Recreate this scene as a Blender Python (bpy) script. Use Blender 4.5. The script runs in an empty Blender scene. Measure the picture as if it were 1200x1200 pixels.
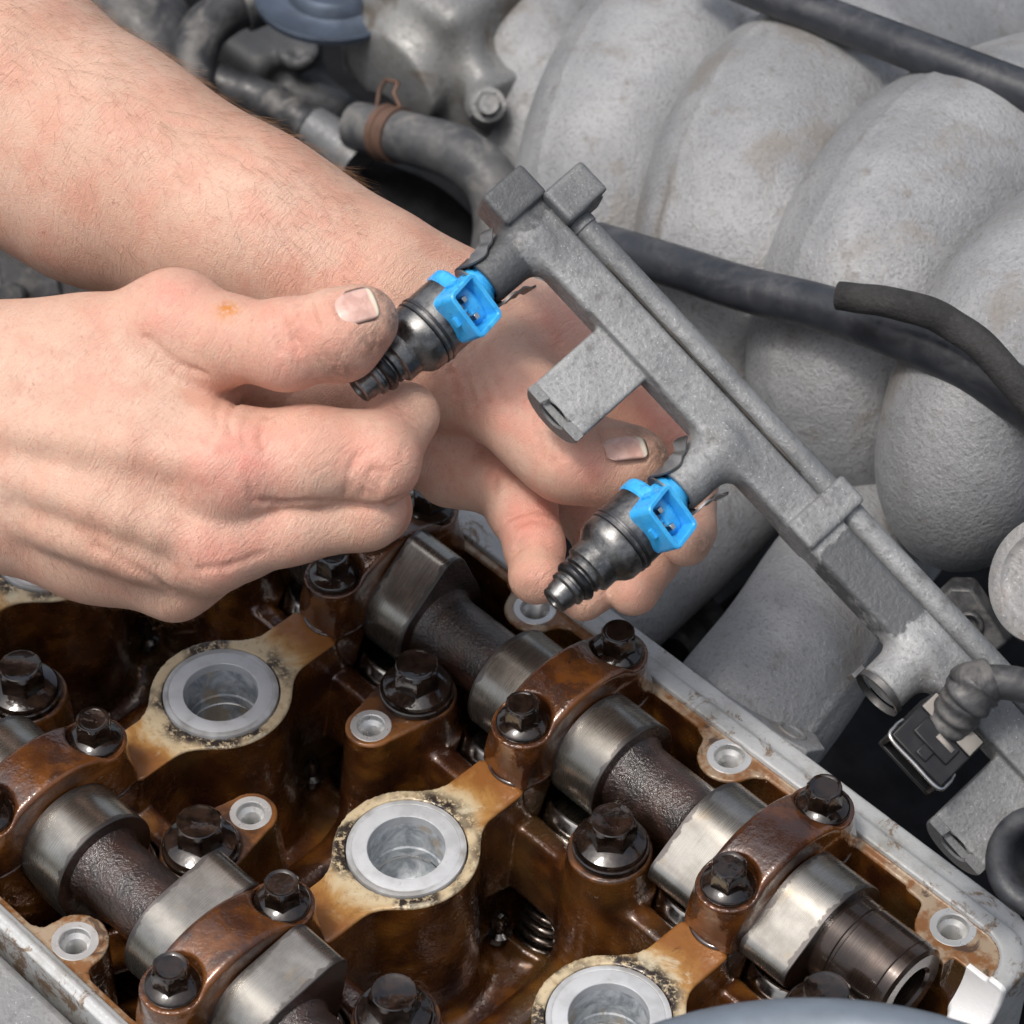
import bpy, bmesh, math, random, time
import numpy as np
from mathutils import Vector, Matrix, Quaternion
random.seed(7); np.random.seed(7)
T0 = time.time()
S = 0.001                                   # the scene is laid out in millimetres and built in metres
scene = bpy.context.scene
col = scene.collection

# ------------------------------------------------------------------ camera
CAM = np.array([545.666, -411.011, 796.093])
_yaw, _pit, _rol, FPX = math.radians(134.9528), math.radians(-46.2775), math.radians(0.8087), 3681.7
FW = np.array([math.cos(_pit)*math.cos(_yaw), math.cos(_pit)*math.sin(_yaw), math.sin(_pit)])
_r0 = np.array([math.sin(_yaw), -math.cos(_yaw), 0.0]); _u0 = np.cross(_r0, FW)
RT = _r0*math.cos(_rol) + _u0*math.sin(_rol)
UP = -_r0*math.sin(_rol) + _u0*math.cos(_rol)
cd = bpy.data.cameras.new('camera'); cam = bpy.data.objects.new('camera', cd); col.objects.link(cam)
cd.sensor_fit = 'HORIZONTAL'; cd.sensor_width = 36.0; cd.lens = 36.0*FPX/1200.0
cd.clip_start = 0.05; cd.clip_end = 100.0
cam.matrix_world = Matrix(((RT[0], UP[0], -FW[0], CAM[0]*S), (RT[1], UP[1], -FW[1], CAM[1]*S),
                           (RT[2], UP[2], -FW[2], CAM[2]*S), (0, 0, 0, 1)))
cd.dof.use_dof = True; cd.dof.focus_distance = 0.985; cd.dof.aperture_fstop = 18.0
scene.camera = cam

# ------------------------------------------------------------------ sky and sun (bright, thin overcast)
SUN_EL, SUN_AZ = math.radians(68), math.radians(262)     # direction the light comes from, azimuth from +x
w = bpy.data.worlds.new('World'); scene.world = w; w.use_nodes = True
nt = w.node_tree; nt.nodes.clear()
sky = nt.nodes.new('ShaderNodeTexSky'); sky.sky_type = 'NISHITA'; sky.sun_disc = False
sky.sun_elevation = SUN_EL; sky.sun_rotation = math.radians(90) - SUN_AZ
sky.air_density = 1.0; sky.dust_density = 6.0; sky.ozone_density = 1.0
hs = nt.nodes.new('ShaderNodeHueSaturation'); hs.inputs['Saturation'].default_value = 0.55
bg = nt.nodes.new('ShaderNodeBackground'); bg.inputs['Strength'].default_value = 0.14
wo = nt.nodes.new('ShaderNodeOutputWorld')
nt.links.new(sky.outputs[0], hs.inputs['Color']); nt.links.new(hs.outputs[0], bg.inputs['Color']); nt.links.new(bg.outputs[0], wo.inputs[0])
sd = bpy.data.lights.new('sun', 'SUN'); sd.energy = 1.3; sd.angle = math.radians(10); sd.color = (1.0, 0.955, 0.90)
sun = bpy.data.objects.new('sun', sd); col.objects.link(sun)
_sd = Vector((math.cos(SUN_EL)*math.cos(SUN_AZ), math.cos(SUN_EL)*math.sin(SUN_AZ), math.sin(SUN_EL)))
sun.rotation_euler = _sd.to_track_quat('Z', 'Y').to_euler()
scene.view_settings.view_transform = 'Standard'; scene.view_settings.look = 'None'
scene.view_settings.gamma = 1.0; scene.view_settings.exposure = 0.30
scene.render.engine = 'CYCLES'

# ------------------------------------------------------------------ helpers: points
def at(px, py, d=None, z=None, y=None):
    """the point (mm) seen at a photo pixel, at a view depth d or on a plane z= / y="""
    v = FW + RT*(px-600)/FPX - UP*(py-600)/FPX
    t = d if d is not None else ((z-CAM[2])/v[2] if z is not None else (y-CAM[1])/v[1])
    return CAM + v*t
def depth_of(p): return float((np.asarray(p, float)-CAM) @ FW)
def imv(dx, dy, dd=0.0):                     # picture-plane direction (x right, y down) and depth -> unit vector
    v = RT*dx - UP*dy + FW*dd
    return v/np.linalg.norm(v)
V3 = lambda p: np.asarray(p, dtype=float)
def unit(v): v = V3(v); return v/np.linalg.norm(v)

# ------------------------------------------------------------------ helpers: objects
def link_mesh(name, me, mats, parent=None, smooth=True, loc=None):
    o = bpy.data.objects.new(name, me); col.objects.link(o)
    for m in (mats if isinstance(mats, (list, tuple)) else [mats]): me.materials.append(m)
    if parent is not None: o.parent = parent
    if smooth: me.polygons.foreach_set('use_smooth', np.ones(len(me.polygons), dtype=bool))
    return o
def thing(name, label, cat, loc=(0, 0, 0), group=None, M=None):
    o = bpy.data.objects.new(name, None); col.objects.link(o)
    o.empty_display_size = 0.01
    if M is not None: o.matrix_world = M
    else: o.location = [c*S for c in loc]
    tag(o, label, cat, group); return o
def tag(o, label=None, cat=None, group=None, kind=None):
    if label: o['label'] = label
    if cat: o['category'] = cat
    if group: o['group'] = group
    if kind: o['kind'] = kind
    return o
def frame(o, x, y, z):                       # matrix (metres) from origin in mm and three unit axes
    return Matrix(((x[0], y[0], z[0], o[0]*S), (x[1], y[1], z[1], o[1]*S), (x[2], y[2], z[2], o[2]*S), (0, 0, 0, 1)))
def bm_obj(name, bm, mats, parent=None, angle=35, bevel=None):
    me = bpy.data.meshes.new(name); bmesh.ops.recalc_face_normals(bm, faces=bm.faces)
    for e in bm.edges:
        if len(e.link_faces) == 2: e.smooth = e.calc_face_angle(0) < math.radians(angle)
    bm.to_mesh(me); bm.free()
    o = link_mesh(name, me, mats, parent)
    if bevel:
        md = o.modifiers.new('bevel', 'BEVEL'); md.width = bevel*S; md.segments = 2; md.limit_method = 'ANGLE'; md.angle_limit = math.radians(40)
        md.harden_normals = False
    return o
def lathe(bm, prof, n=48, M=None, mat=0, close=True):
    """profile [(r, z)] in mm turned about local z; M places it"""
    rings = []
    for r, z in prof:
        if r < 1e-6: rings.append([bm.verts.new((0, 0, z*S))])
        else: rings.append([bm.verts.new((r*S*math.cos(2*math.pi*i/n), r*S*math.sin(2*math.pi*i/n), z*S)) for i in range(n)])
    vs = [v for rg in rings for v in rg]
    for a, b in zip(rings[:-1], rings[1:]):
        for i in range(n):
            j = (i+1) % n
            if len(a) == 1 and len(b) == 1: continue
            if len(a) == 1: f = bm.faces.new((a[0], b[i], b[j]))
            elif len(b) == 1: f = bm.faces.new((a[i], b[0], a[j]))
            else: f = bm.faces.new((a[i], b[i], b[j], a[j]))
            f.material_index = mat
    if M is not None: bmesh.ops.transform(bm, matrix=M, verts=vs)
    return vs
def prism(bm, pts, z0, z1, M=None, mat=0, top_in=0.0):
    """extruded polygon (mm)"""
    c = np.mean(np.array(pts), axis=0)
    a = [bm.verts.new((x*S, y*S, z0*S)) for x, y in pts]
    b = [bm.verts.new(((c[0]+(x-c[0])*(1-top_in))*S, (c[1]+(y-c[1])*(1-top_in))*S, z1*S)) for x, y in pts]
    n = len(pts)
    bm.faces.new(list(reversed(a))).material_index = mat; bm.faces.new(b).material_index = mat
    for i in range(n): bm.faces.new((a[i], a[(i+1) % n], b[(i+1) % n], b[i])).material_index = mat
    if M is not None: bmesh.ops.transform(bm, matrix=M, verts=a+b)
    return a+b
def box(bm, lo, hi, M=None, mat=0):
    return prism(bm, [(lo[0], lo[1]), (hi[0], lo[1]), (hi[0], hi[1]), (lo[0], hi[1])], lo[2], hi[2], M, mat)
def smooth_path(pts, n=10):
    """Catmull-Rom through points (any width of rows)"""
    P = [V3(p) for p in pts]; P = [2*P[0]-P[1]] + P + [2*P[-1]-P[-2]]
    out = []
    for i in range(1, len(P)-2):
        for t in np.linspace(0, 1, n, endpoint=False):
            a, b, c, d = P[i-1], P[i], P[i+1], P[i+2]
            out.append(0.5*((2*b)+(-a+c)*t+(2*a-5*b+4*c-d)*t*t+(-a+3*b-3*c+d)*t**3))
    out.append(P[-2]); return np.array(out)
def tube(bm, pts, radii, n=20, cap=True, mat=0, hollow=None, wob=0.0):
    """swept tube through world points (mm)"""
    pts = np.asarray(pts, float); k = len(pts)
    radii = np.full(k, float(radii)) if np.isscalar(radii) else np.asarray(radii, float)
    tan = np.gradient(pts, axis=0); tan /= np.linalg.norm(tan, axis=1)[:, None]
    ref = np.cross(tan[0], [0.3, 0.5, 0.8]); ref /= np.linalg.norm(ref)
    rings = []
    for i in range(k):
        ref = ref - tan[i]*(ref @ tan[i]); ref /= np.linalg.norm(ref); bi = np.cross(tan[i], ref)
        rings.append([bm.verts.new(Vector((pts[i]+(ref*math.cos(a)+bi*math.sin(a))*radii[i]*(1+wob*math.sin(3*a+i*.7)))*S))
                      for a in np.linspace(0, 2*math.pi, n, endpoint=False)])
    for a, b in zip(rings[:-1], rings[1:]):
        for i in range(n):
            f = bm.faces.new((a[i], a[(i+1) % n], b[(i+1) % n], b[i])); f.material_index = mat
    if cap:
        if hollow:
            for rg, p, t, sg in ((rings[0], pts[0], tan[0], 1), (rings[-1], pts[-1], -tan[-1], 1)):
                inner = [bm.verts.new(v.co.lerp(Vector(p*S), hollow)) for v in rg]
                deep = [bm.verts.new(v.co+Vector(t*S*radii[0]*2)) for v in inner]
                for i in range(n):
                    j = (i+1) % n
                    bm.faces.new((rg[i], rg[j], inner[j], inner[i])); bm.faces.new((inner[i], inner[j], deep[j], deep[i]))
                bm.faces.new(deep)
        else:
            bm.faces.new(rings[0]); bm.faces.new(rings[-1])
    return rings

# ------------------------------------------------------------------ helpers: signed-distance modelling
class Field:
    def __init__(self, lo, hi, h, M=None):
        self.lo = V3(lo); self.h = h; self.n = np.ceil((V3(hi)-self.lo)/h).astype(int)+1
        self.f = np.full(self.n, 50.0, np.float32)
        self.ax = [(self.lo[i]+np.arange(self.n[i])*h).astype(np.float32) for i in range(3)]
    def block(self, lo, hi):
        a = np.clip(np.floor((V3(lo)-self.lo)/self.h).astype(int), 0, self.n-1)
        b = np.clip(np.ceil((V3(hi)-self.lo)/self.h).astype(int)+1, 1, self.n)
        if np.any(b-a < 1): return None, None
        sl = tuple(slice(a[i], b[i]) for i in range(3))
        X = self.ax[0][sl[0]][:, None, None]; Y = self.ax[1][sl[1]][None, :, None]; Z = self.ax[2][sl[2]][None, None, :]
        return sl, (X, Y, Z)
    def add(self, shape, k=0.0): self._op(shape, k, 1)
    def cut(self, shape, k=0.0): self._op(shape, k, -1)
    def _op(self, shape, k, sign):
        fn, lo, hi = shape; m = k+4*self.h+6
        sl, c = self.block(V3(lo)-m, V3(hi)+m)
        if sl is None: return
        d = fn(*c).astype(np.float32); cur = self.f[sl]
        self.f[sl] = smin(cur, d, k) if sign > 0 else -smin(-cur, d, k)
def smin(a, b, k):
    if k <= 0: return np.minimum(a, b)
    h = np.maximum(k-np.abs(a-b), 0)
    return np.minimum(a, b)-h*h*(0.25/k)
def s_cyl(c, axis, r, h0, h1, rnd=0.0, r2=None):
    """cylinder / cone along axis from h0 to h1"""
    c = V3(c); a = unit(axis)
    def fn(X, Y, Z):
        dx, dy, dz = X-c[0], Y-c[1], Z-c[2]
        t = dx*a[0]+dy*a[1]+dz*a[2]
        q = np.sqrt(np.maximum(dx*dx+dy*dy+dz*dz-t*t, 0))
        rr = r if r2 is None else r+(r2-r)*np.clip((t-h0)/(h1-h0), 0, 1)
        u = q-rr+rnd; v = np.abs(t-(h0+h1)/2)-(h1-h0)/2+rnd
        return np.minimum(np.maximum(u, v), 0)+np.sqrt(np.maximum(u, 0)**2+np.maximum(v, 0)**2)-rnd
    R = max(r, r2 or 0); e = [c+a*h0, c+a*h1]
    return fn, np.minimum(*e)-R, np.maximum(*e)+R
def s_box(c, half, rnd=0.0, R=None):
    """rounded box; R rows are its axes"""
    c = V3(c); hf = V3(half); R = np.eye(3) if R is None else np.array(R, float)
    def fn(X, Y, Z):
        dx, dy, dz = X-c[0], Y-c[1], Z-c[2]
        q = [np.abs(R[i, 0]*dx+R[i, 1]*dy+R[i, 2]*dz)-(hf[i]-rnd) for i in range(3)]
        return np.minimum(np.maximum(q[0], np.maximum(q[1], q[2])), 0)+np.sqrt(sum(np.maximum(v, 0)**2 for v in q))-rnd
    e = np.abs(R.T) @ hf
    return fn, c-e, c+e
def s_plan(fn2, z0, z1, lo, hi, rnd=0.0):
    """2-D distance in the x,y plane extruded from z0 to z1"""
    def fn(X, Y, Z):
        u = fn2(X, Y)+rnd; v = np.abs(Z-(z0+z1)/2)-(z1-z0)/2+rnd
        return np.minimum(np.maximum(u, v), 0)+np.sqrt(np.maximum(u, 0)**2+np.maximum(v, 0)**2)-rnd
    return fn, (lo[0], lo[1], z0), (hi[0], hi[1], z1)
def s_cone(a, b, ra, rb):
    """capsule from a to b whose radius runs from ra to rb"""
    a = V3(a); b = V3(b); ba = b-a; l2 = float(ba @ ba)
    def fn(X, Y, Z):
        dx, dy, dz = X-a[0], Y-a[1], Z-a[2]
        t = np.clip((dx*ba[0]+dy*ba[1]+dz*ba[2])/l2, 0, 1)
        return np.sqrt((dx-ba[0]*t)**2+(dy-ba[1]*t)**2+(dz-ba[2]*t)**2)-(ra+(rb-ra)*t)
    return fn, np.minimum(a-ra, b-rb), np.maximum(a+ra, b+rb)
def s_ball(c, r):
    c = V3(c); r = np.broadcast_to(V3(r), (3,))
    def fn(X, Y, Z):
        k0 = np.sqrt(((X-c[0])/r[0])**2+((Y-c[1])/r[1])**2+((Z-c[2])/r[2])**2)
        return (k0-1)*r.min()
    return fn, c-r, c+r
def surface(F, name, shift=(0, 0, 0)):
    """naive surface nets over the field -> mesh in metres"""
    f = F.f; f[0] = f[-1] = 5; f[:, 0] = f[:, -1] = 5; f[:, :, 0] = f[:, :, -1] = 5
    ins = f < 0
    n = np.array(f.shape)
    cnt = np.zeros(n-1, np.int8)
    for dx in (0, 1):
        for dy in (0, 1):
            for dz in (0, 1): cnt += ins[dx:n[0]-1+dx, dy:n[1]-1+dy, dz:n[2]-1+dz]
    act = np.argwhere((cnt > 0) & (cnt < 8))
    idx = np.full(n-1, -1, np.int32); idx[act[:, 0], act[:, 1], act[:, 2]] = np.arange(len(act))
    corner = [(dx, dy, dz) for dx in (0, 1) for dy in (0, 1) for dz in (0, 1)]
    val = np.stack([f[act[:, 0]+c[0], act[:, 1]+c[1], act[:, 2]+c[2]] for c in corner], 1)
    acc = np.zeros((len(act), 3)); num = np.zeros(len(act))
    for i in range(8):
        for ax in range(3):
            if corner[i][ax] == 0:
                c2 = list(corner[i]); c2[ax] = 1; j = corner.index(tuple(c2))
                va, vb = val[:, i], val[:, j]; m = (va < 0) != (vb < 0)
                t = np.where(m, va/np.where(m, va-vb, 1), 0)
                p = np.repeat(np.array(corner[i], float)[None], len(act), 0); p[:, ax] = t
                acc += p*m[:, None]; num += m
    co = (F.lo+(act+acc/num[:, None])*F.h)+V3(shift)
    quads = []
    for ax in range(3):
        u, v = (ax+1) % 3, (ax+2) % 3
        a = [slice(None)]*3; b = [slice(None)]*3; a[ax] = slice(0, -1); b[ax] = slice(1, None)
        ia, ib = ins[tuple(a)], ins[tuple(b)]
        e = np.argwhere(ia != ib)
        e = e[(e[:, u] > 0) & (e[:, v] > 0) & (e[:, u] < n[u]-1) & (e[:, v] < n[v]-1)]
        flip = ia[e[:, 0], e[:, 1], e[:, 2]]
        q = []
        for du, dv in ((1, 1), (0, 1), (0, 0), (1, 0)):
            c = e.copy(); c[:, u] -= du; c[:, v] -= dv; q.append(idx[c[:, 0], c[:, 1], c[:, 2]])
        q = np.stack(q, 1); q[~flip] = q[~flip][:, ::-1]
        quads.append(q)
    q = np.concatenate(quads).astype(np.int32)
    me = bpy.data.meshes.new(name)
    me.vertices.add(len(co)); me.vertices.foreach_set('co', (co*S).astype(np.float32).ravel())
    me.loops.add(q.size); me.loops.foreach_set('vertex_index', q.ravel())
    me.polygons.add(len(q)); me.polygons.foreach_set('loop_start', np.arange(0, q.size, 4, dtype=np.int32))
    me.update(calc_edges=True); me.validate()
    return me, co
def relax(me, it=2, fac=0.5):
    """a little Laplacian smoothing, takes the voxel steps out"""
    n = len(me.vertices); co = np.empty(n*3, np.float32); me.vertices.foreach_get('co', co); co = co.reshape(-1, 3).astype(float)
    ed = np.empty(len(me.edges)*2, np.int32); me.edges.foreach_get('vertices', ed); ed = ed.reshape(-1, 2)
    deg = np.bincount(ed.ravel(), minlength=n)[:, None]
    for _ in range(it):
        for s_ in (fac, -fac*1.02):
            acc = np.stack([np.bincount(ed[:, 0], co[ed[:, 1], k], n)+np.bincount(ed[:, 1], co[ed[:, 0], k], n) for k in range(3)], 1)
            co = co+s_*(acc/np.maximum(deg, 1)-co)
    me.vertices.foreach_set('co', co.astype(np.float32).ravel()); me.update()
    return co/S
def vattr(me, name, data):
    a = me.attributes.new(name, 'FLOAT', 'POINT'); a.data.foreach_set('value', np.asarray(data, np.float32))
# ------------------------------------------------------------------ helpers: materials
class NT:
    def __init__(self, name):
        self.m = bpy.data.materials.new(name); self.m.use_nodes = True; self.t = self.m.node_tree; self.t.nodes.clear()
        self.out = self.t.nodes.new('ShaderNodeOutputMaterial'); self.b = self.t.nodes.new('ShaderNodeBsdfPrincipled')
        self.t.links.new(self.b.outputs[0], self.out.inputs[0]); self._co = None
    def put(self, sock, v):
        if isinstance(v, bpy.types.NodeSocket): self.t.links.new(v, sock)
        elif isinstance(v, (tuple, list)) and len(v) == 3 and sock.type == 'RGBA': sock.default_value = (*v, 1)
        elif sock.type == 'RGBA' and isinstance(v, (int, float)): sock.default_value = (v, v, v, 1)
        else: sock.default_value = v
    def set(self, **kw):
        names = dict(color='Base Color', metal='Metallic', rough='Roughness', coat='Coat Weight', coat_rough='Coat Roughness', spec='Specular IOR Level',
                     sss='Subsurface Weight', sss_scale='Subsurface Scale', sss_rad='Subsurface Radius', normal='Normal', coat_normal='Coat Normal', sheen='Sheen Weight', aniso='Anisotropic', ior='IOR', coat_tint='Coat Tint')
        for k, v in kw.items(): self.put(self.b.inputs[names[k]], v)
        return self
    def local(self): return self.t.nodes.new('ShaderNodeTexCoord').outputs['Object']
    def co(self):
        """object coordinates shifted by where the object stands, so that copies differ"""
        if self._co is None:
            a = self.t.nodes.new('ShaderNodeVectorMath'); a.operation = 'ADD'
            self.t.links.new(self.local(), a.inputs[0]); self.t.links.new(self.t.nodes.new('ShaderNodeObjectInfo').outputs['Location'], a.inputs[1])
            self._co = a.outputs[0]
        return self._co
    def geo(self, what):
        if not hasattr(self, '_geo'): self._geo = self.t.nodes.new('ShaderNodeNewGeometry')
        return self._geo.outputs[what]
    def mapped(self, scale):
        mp = self.t.nodes.new('ShaderNodeMapping'); mp.inputs['Scale'].default_value = scale; self.t.links.new(self.co(), mp.inputs[0]); return mp.outputs[0]
    def noise(self, scale, detail=4, rough=0.55, co=None, dist=0.0):
        """feature size about 1000/scale mm"""
        n = self.t.nodes.new('ShaderNodeTexNoise'); n.inputs['Scale'].default_value = scale; n.inputs['Detail'].default_value = detail
        n.inputs['Roughness'].default_value = rough; n.inputs['Distortion'].default_value = dist
        self.t.links.new(co if co is not None else self.co(), n.inputs['Vector']); return n.outputs['Fac']
    def voro(self, scale, feature='F1', co=None, rnd=1.0):
        n = self.t.nodes.new('ShaderNodeTexVoronoi'); n.feature = feature; n.inputs['Scale'].default_value = scale; n.inputs['Randomness'].default_value = rnd
        self.t.links.new(co if co is not None else self.co(), n.inputs['Vector']); return n.outputs['Distance']
    def math(self, op, a, b=None, c=None, clamp=False):
        n = self.t.nodes.new('ShaderNodeMath'); n.operation = op; n.use_clamp = clamp
        for i, v in enumerate((a, b, c)):
            if v is not None: self.put(n.inputs[i], v)
        return n.outputs[0]
    def ramp(self, fac, lo, hi, a=0.0, b=1.0):
        n = self.t.nodes.new('ShaderNodeMapRange'); n.clamp = True; n.interpolation_type = 'SMOOTHSTEP'
        self.put(n.inputs['Value'], fac); n.inputs['From Min'].default_value = lo; n.inputs['From Max'].default_value = hi
        n.inputs['To Min'].default_value = a; n.inputs['To Max'].default_value = b; return n.outputs[0]
    def mix(self, fac, a, b, blend='MIX'):
        n = self.t.nodes.new('ShaderNodeMix'); n.data_type = 'RGBA'; n.blend_type = blend; n.clamp_factor = True
        self.put(n.inputs[0], fac); self.put(n.inputs[6], a); self.put(n.inputs[7], b); return n.outputs[2]
    def attr(self, name):
        n = self.t.nodes.new('ShaderNodeAttribute'); n.attribute_name = name; return n.outputs['Fac']
    def xyz(self, v):
        n = self.t.nodes.new('ShaderNodeSeparateXYZ'); self.t.links.new(v, n.inputs[0]); return n.outputs
    def bump(self, h, dist_mm, strength=1.0, normal=None):
        n = self.t.nodes.new('ShaderNodeBump'); n.inputs['Distance'].default_value = dist_mm*S; n.inputs['Strength'].default_value = strength
        self.put(n.inputs['Height'], h)
        if normal is not None: self.t.links.new(normal, n.inputs['Normal'])
        return n.outputs[0]

def mat_casting():
    """oil-varnished cast aluminium with machined faces on the deck"""
    m = NT('oil varnished cast aluminium')
    P = m.xyz(m.geo('Position')); N = m.xyz(m.geo('True Normal'))
    big = m.noise(38, 5, .6); mid = m.noise(130, 5, .65); fine = m.noise(900, 3, .6)
    # cast skin: amber lacquer over aluminium, browner and blacker in patches
    cast = m.mix(m.ramp(big, .34, .66), (.036, .011, .005), (.165, .057, .011))
    cast = m.mix(m.ramp(m.noise(75, 3, .5), .50, .75, 0, .45), cast, (.31, .130, .024))
    cast = m.mix(m.ramp(m.noise(34, 3, .5, dist=.4), .48, .66, 0, .85), cast, (.028, .009, .006))
    cast = m.mix(m.ramp(m.noise(23, 3, .55), .50, .66, 0, .5), cast, (.090, .058, .020))
    # deck faces
    top = m.math('MULTIPLY', m.ramp(P[2], -.0011, -.0006), m.math('LESS_THAN', P[2], .0004))
    xw = m.math('SUBTRACT', P[0], m.math('MULTIPLY', m.math('ROUND', m.math('DIVIDE', P[0], .09)), .09))
    rb = m.math('SQRT', m.math('ADD', m.math('MULTIPLY', xw, xw), m.math('MULTIPLY', P[1], P[1])))
    rbn = m.math('ADD', rb, m.math('MULTIPLY', m.math('SUBTRACT', mid, .5), .022))
    rbn = m.math('ADD', rb, m.math('MULTIPLY', m.math('SUBTRACT', m.noise(55, 6, .65, dist=.6), .5), .030))
    face = m.mix(m.ramp(rbn, .023, .032), (.54, .44, .28), (.40, .215, .060))
    face = m.mix(m.ramp(rbn, .028, .037), face, (.24, .092, .020)); face = m.mix(m.ramp(rbn, .040, .052), face, (.13, .048, .012))
    face = m.mix(m.math('MULTIPLY', m.ramp(rb, .044, .052), m.ramp(m.noise(105, 5, .7, dist=.6), .40, .56, 0, .9)), face, (.028, .014, .010))
    face = m.mix(m.ramp(m.noise(260, 6, .8), .50, .66, 0, .55), face, (.17, .070, .020))
    soot = m.ramp(m.noise(48, 7, .75, dist=.8), .62, .69)
    ring_ = m.math('MULTIPLY', m.ramp(rb, .0190, .0198), m.ramp(rb, .0275, .0222))
    ring_ = m.math('MULTIPLY', ring_, m.ramp(m.noise(38, 3, .5), .46, .56))
    face = m.mix(m.math('MAXIMUM', m.math('MULTIPLY', soot, .75), m.math('MULTIPLY', ring_, m.ramp(m.noise(420, 5, .8), .40, .50))), face, (.022, .015, .012))
    pale = m.ramp(m.noise(60, 5, .6, dist=.5), .57, .66, 0, .6)
    face = m.mix(m.math('MULTIPLY', m.math('MULTIPLY', pale, m.ramp(rb, .036, .030)), m.ramp(rb, .0215, .0225)), face, (.60, .53, .38))
    # outer rails: rusty ochre ledge, pale aluminium lip above it
    ay = m.math('ABSOLUTE', P[1])
    ledge = m.mix(m.ramp(m.noise(120, 6, .7), .42, .60), (.33, .25, .17), (.20, .085, .025))
    ledge = m.mix(m.ramp(m.noise(75, 5, .7, dist=1.), .56, .66, 0, .9), ledge, (.055, .030, .018))
    face = m.mix(m.ramp(ay, .086, .090), face, ledge)
    face = m.mix(m.ramp(P[0], .236, .239), face, ledge)
    col_ = m.mix(top, cast, face)
    lip = m.math('GREATER_THAN', P[2], .0005)
    lipc = m.mix(m.ramp(m.noise(60, 6, .7), .45, .7), (.46, .47, .47), (.34, .34, .32))
    lipc = m.mix(m.ramp(m.noise(75, 7, .8, dist=.6), .53, .62, 0, .9), lipc, (.17, .105, .055))
    outside = m.math('GREATER_THAN', m.math('MAXIMUM', m.math('MAXIMUM', P[1], m.math('SUBTRACT', m.math('MULTIPLY', P[1], -1.0), -.0075)), m.math('SUBTRACT', P[0], .1385)), .1185)
    bare = m.math('MAXIMUM', lip, outside)
    col_ = m.mix(bare, col_, lipc)
    # machined half bore of the front seal
    dy = m.math('SUBTRACT', P[1], .0734); rr = m.math('SQRT', m.math('ADD', m.math('MULTIPLY', dy, dy), m.math('MULTIPLY', P[2], P[2])))
    seal = m.math('MULTIPLY', m.math('GREATER_THAN', P[0], .2435), m.math('LESS_THAN', rr, .0212))
    col_ = m.mix(seal, col_, (.80, .80, .80))
    dull = m.math('MAXIMUM', bare, seal)
    rough = m.mix(top, m.ramp(mid, .3, .7, .20, .30), m.ramp(fine, .3, .7, .30, .50))
    rough = m.mix(dull, rough, m.ramp(fine, .3, .7, .48, .66))
    h = m.math('ADD', m.math('MULTIPLY', fine, m.mix(top, (1, 1, 1), (.12, .12, .12))), m.math('MULTIPLY', m.noise(260, 3), .8))
    bp = m.bump(h, .16, .8)
    m.set(color=col_, metal=m.mix(dull, m.mix(top, .30, .12), .35), rough=rough, coat=m.mix(dull, m.mix(top, 1.0, .35), .0), coat_rough=.04, normal=bp, coat_normal=m.bump(m.math('ADD', m.noise(150, 3), m.math('MULTIPLY', m.noise(520, 2), .12)), 1.0, .9))
    return m.m
def mat_cap():
    m = NT('brown oil lacquered cap'); big = m.noise(48, 3, .5); mid = m.noise(170, 5, .7); fine = m.noise(1000, 2)
    c = m.mix(m.ramp(big, .36, .64), (.042, .013, .005), (.165, .056, .011)); c = m.mix(m.ramp(m.noise(80, 3, .5), .52, .70, 0, .7), c, (.032, .012, .008))
    N = m.xyz(m.geo('Normal')); up = m.ramp(N[2], .80, .97)
    c = m.mix(m.math('MULTIPLY', up, m.ramp(m.noise(70, 5, .7, dist=.6), .42, .60, 0, .85)), c, (.040, .019, .013))
    m.set(color=c, metal=.25, rough=m.ramp(mid, .3, .7, .18, .28), coat=1.0, coat_rough=.045, normal=m.bump(m.math('ADD', fine, m.noise(300, 3)), .14, .8), coat_normal=m.bump(m.math('ADD', m.noise(180, 3), m.math('MULTIPLY', m.noise(600, 2), .12)), .9, .9)); return m.m
def mat_oily_steel():
    m = NT('black oily bolt steel'); mid = m.noise(220, 4, .6)
    m.set(color=m.mix(m.ramp(mid, .35, .65), (.005, .0035, .003), (.022, .013, .009)), metal=.0, spec=.25, rough=m.ramp(mid, .3, .7, .10, .2), coat=1.0, coat_rough=.02,
          normal=m.bump(m.noise(500, 3), .08, .8), coat_normal=m.bump(m.noise(200, 2), .34, .8)); return m.m
def mat_shaft():
    m = NT('oily cast camshaft skin'); a = m.noise(950, 3, .6); b = m.noise(2200, 2); c = m.noise(260, 3)
    h = m.math('ADD', m.math('MULTIPLY', a, 1.0), m.math('ADD', m.math('MULTIPLY', b, .45), m.math('MULTIPLY', c, .8)))
    m.set(color=m.mix(m.ramp(m.noise(90, 4), .4, .65), (.013, .007, .005), (.040, .018, .012)), metal=.0, spec=.5, rough=.16, coat=1.0, coat_rough=.04,
          normal=m.bump(h, .50, 1.0), coat_normal=m.bump(h, .46, .95)); return m.m
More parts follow.
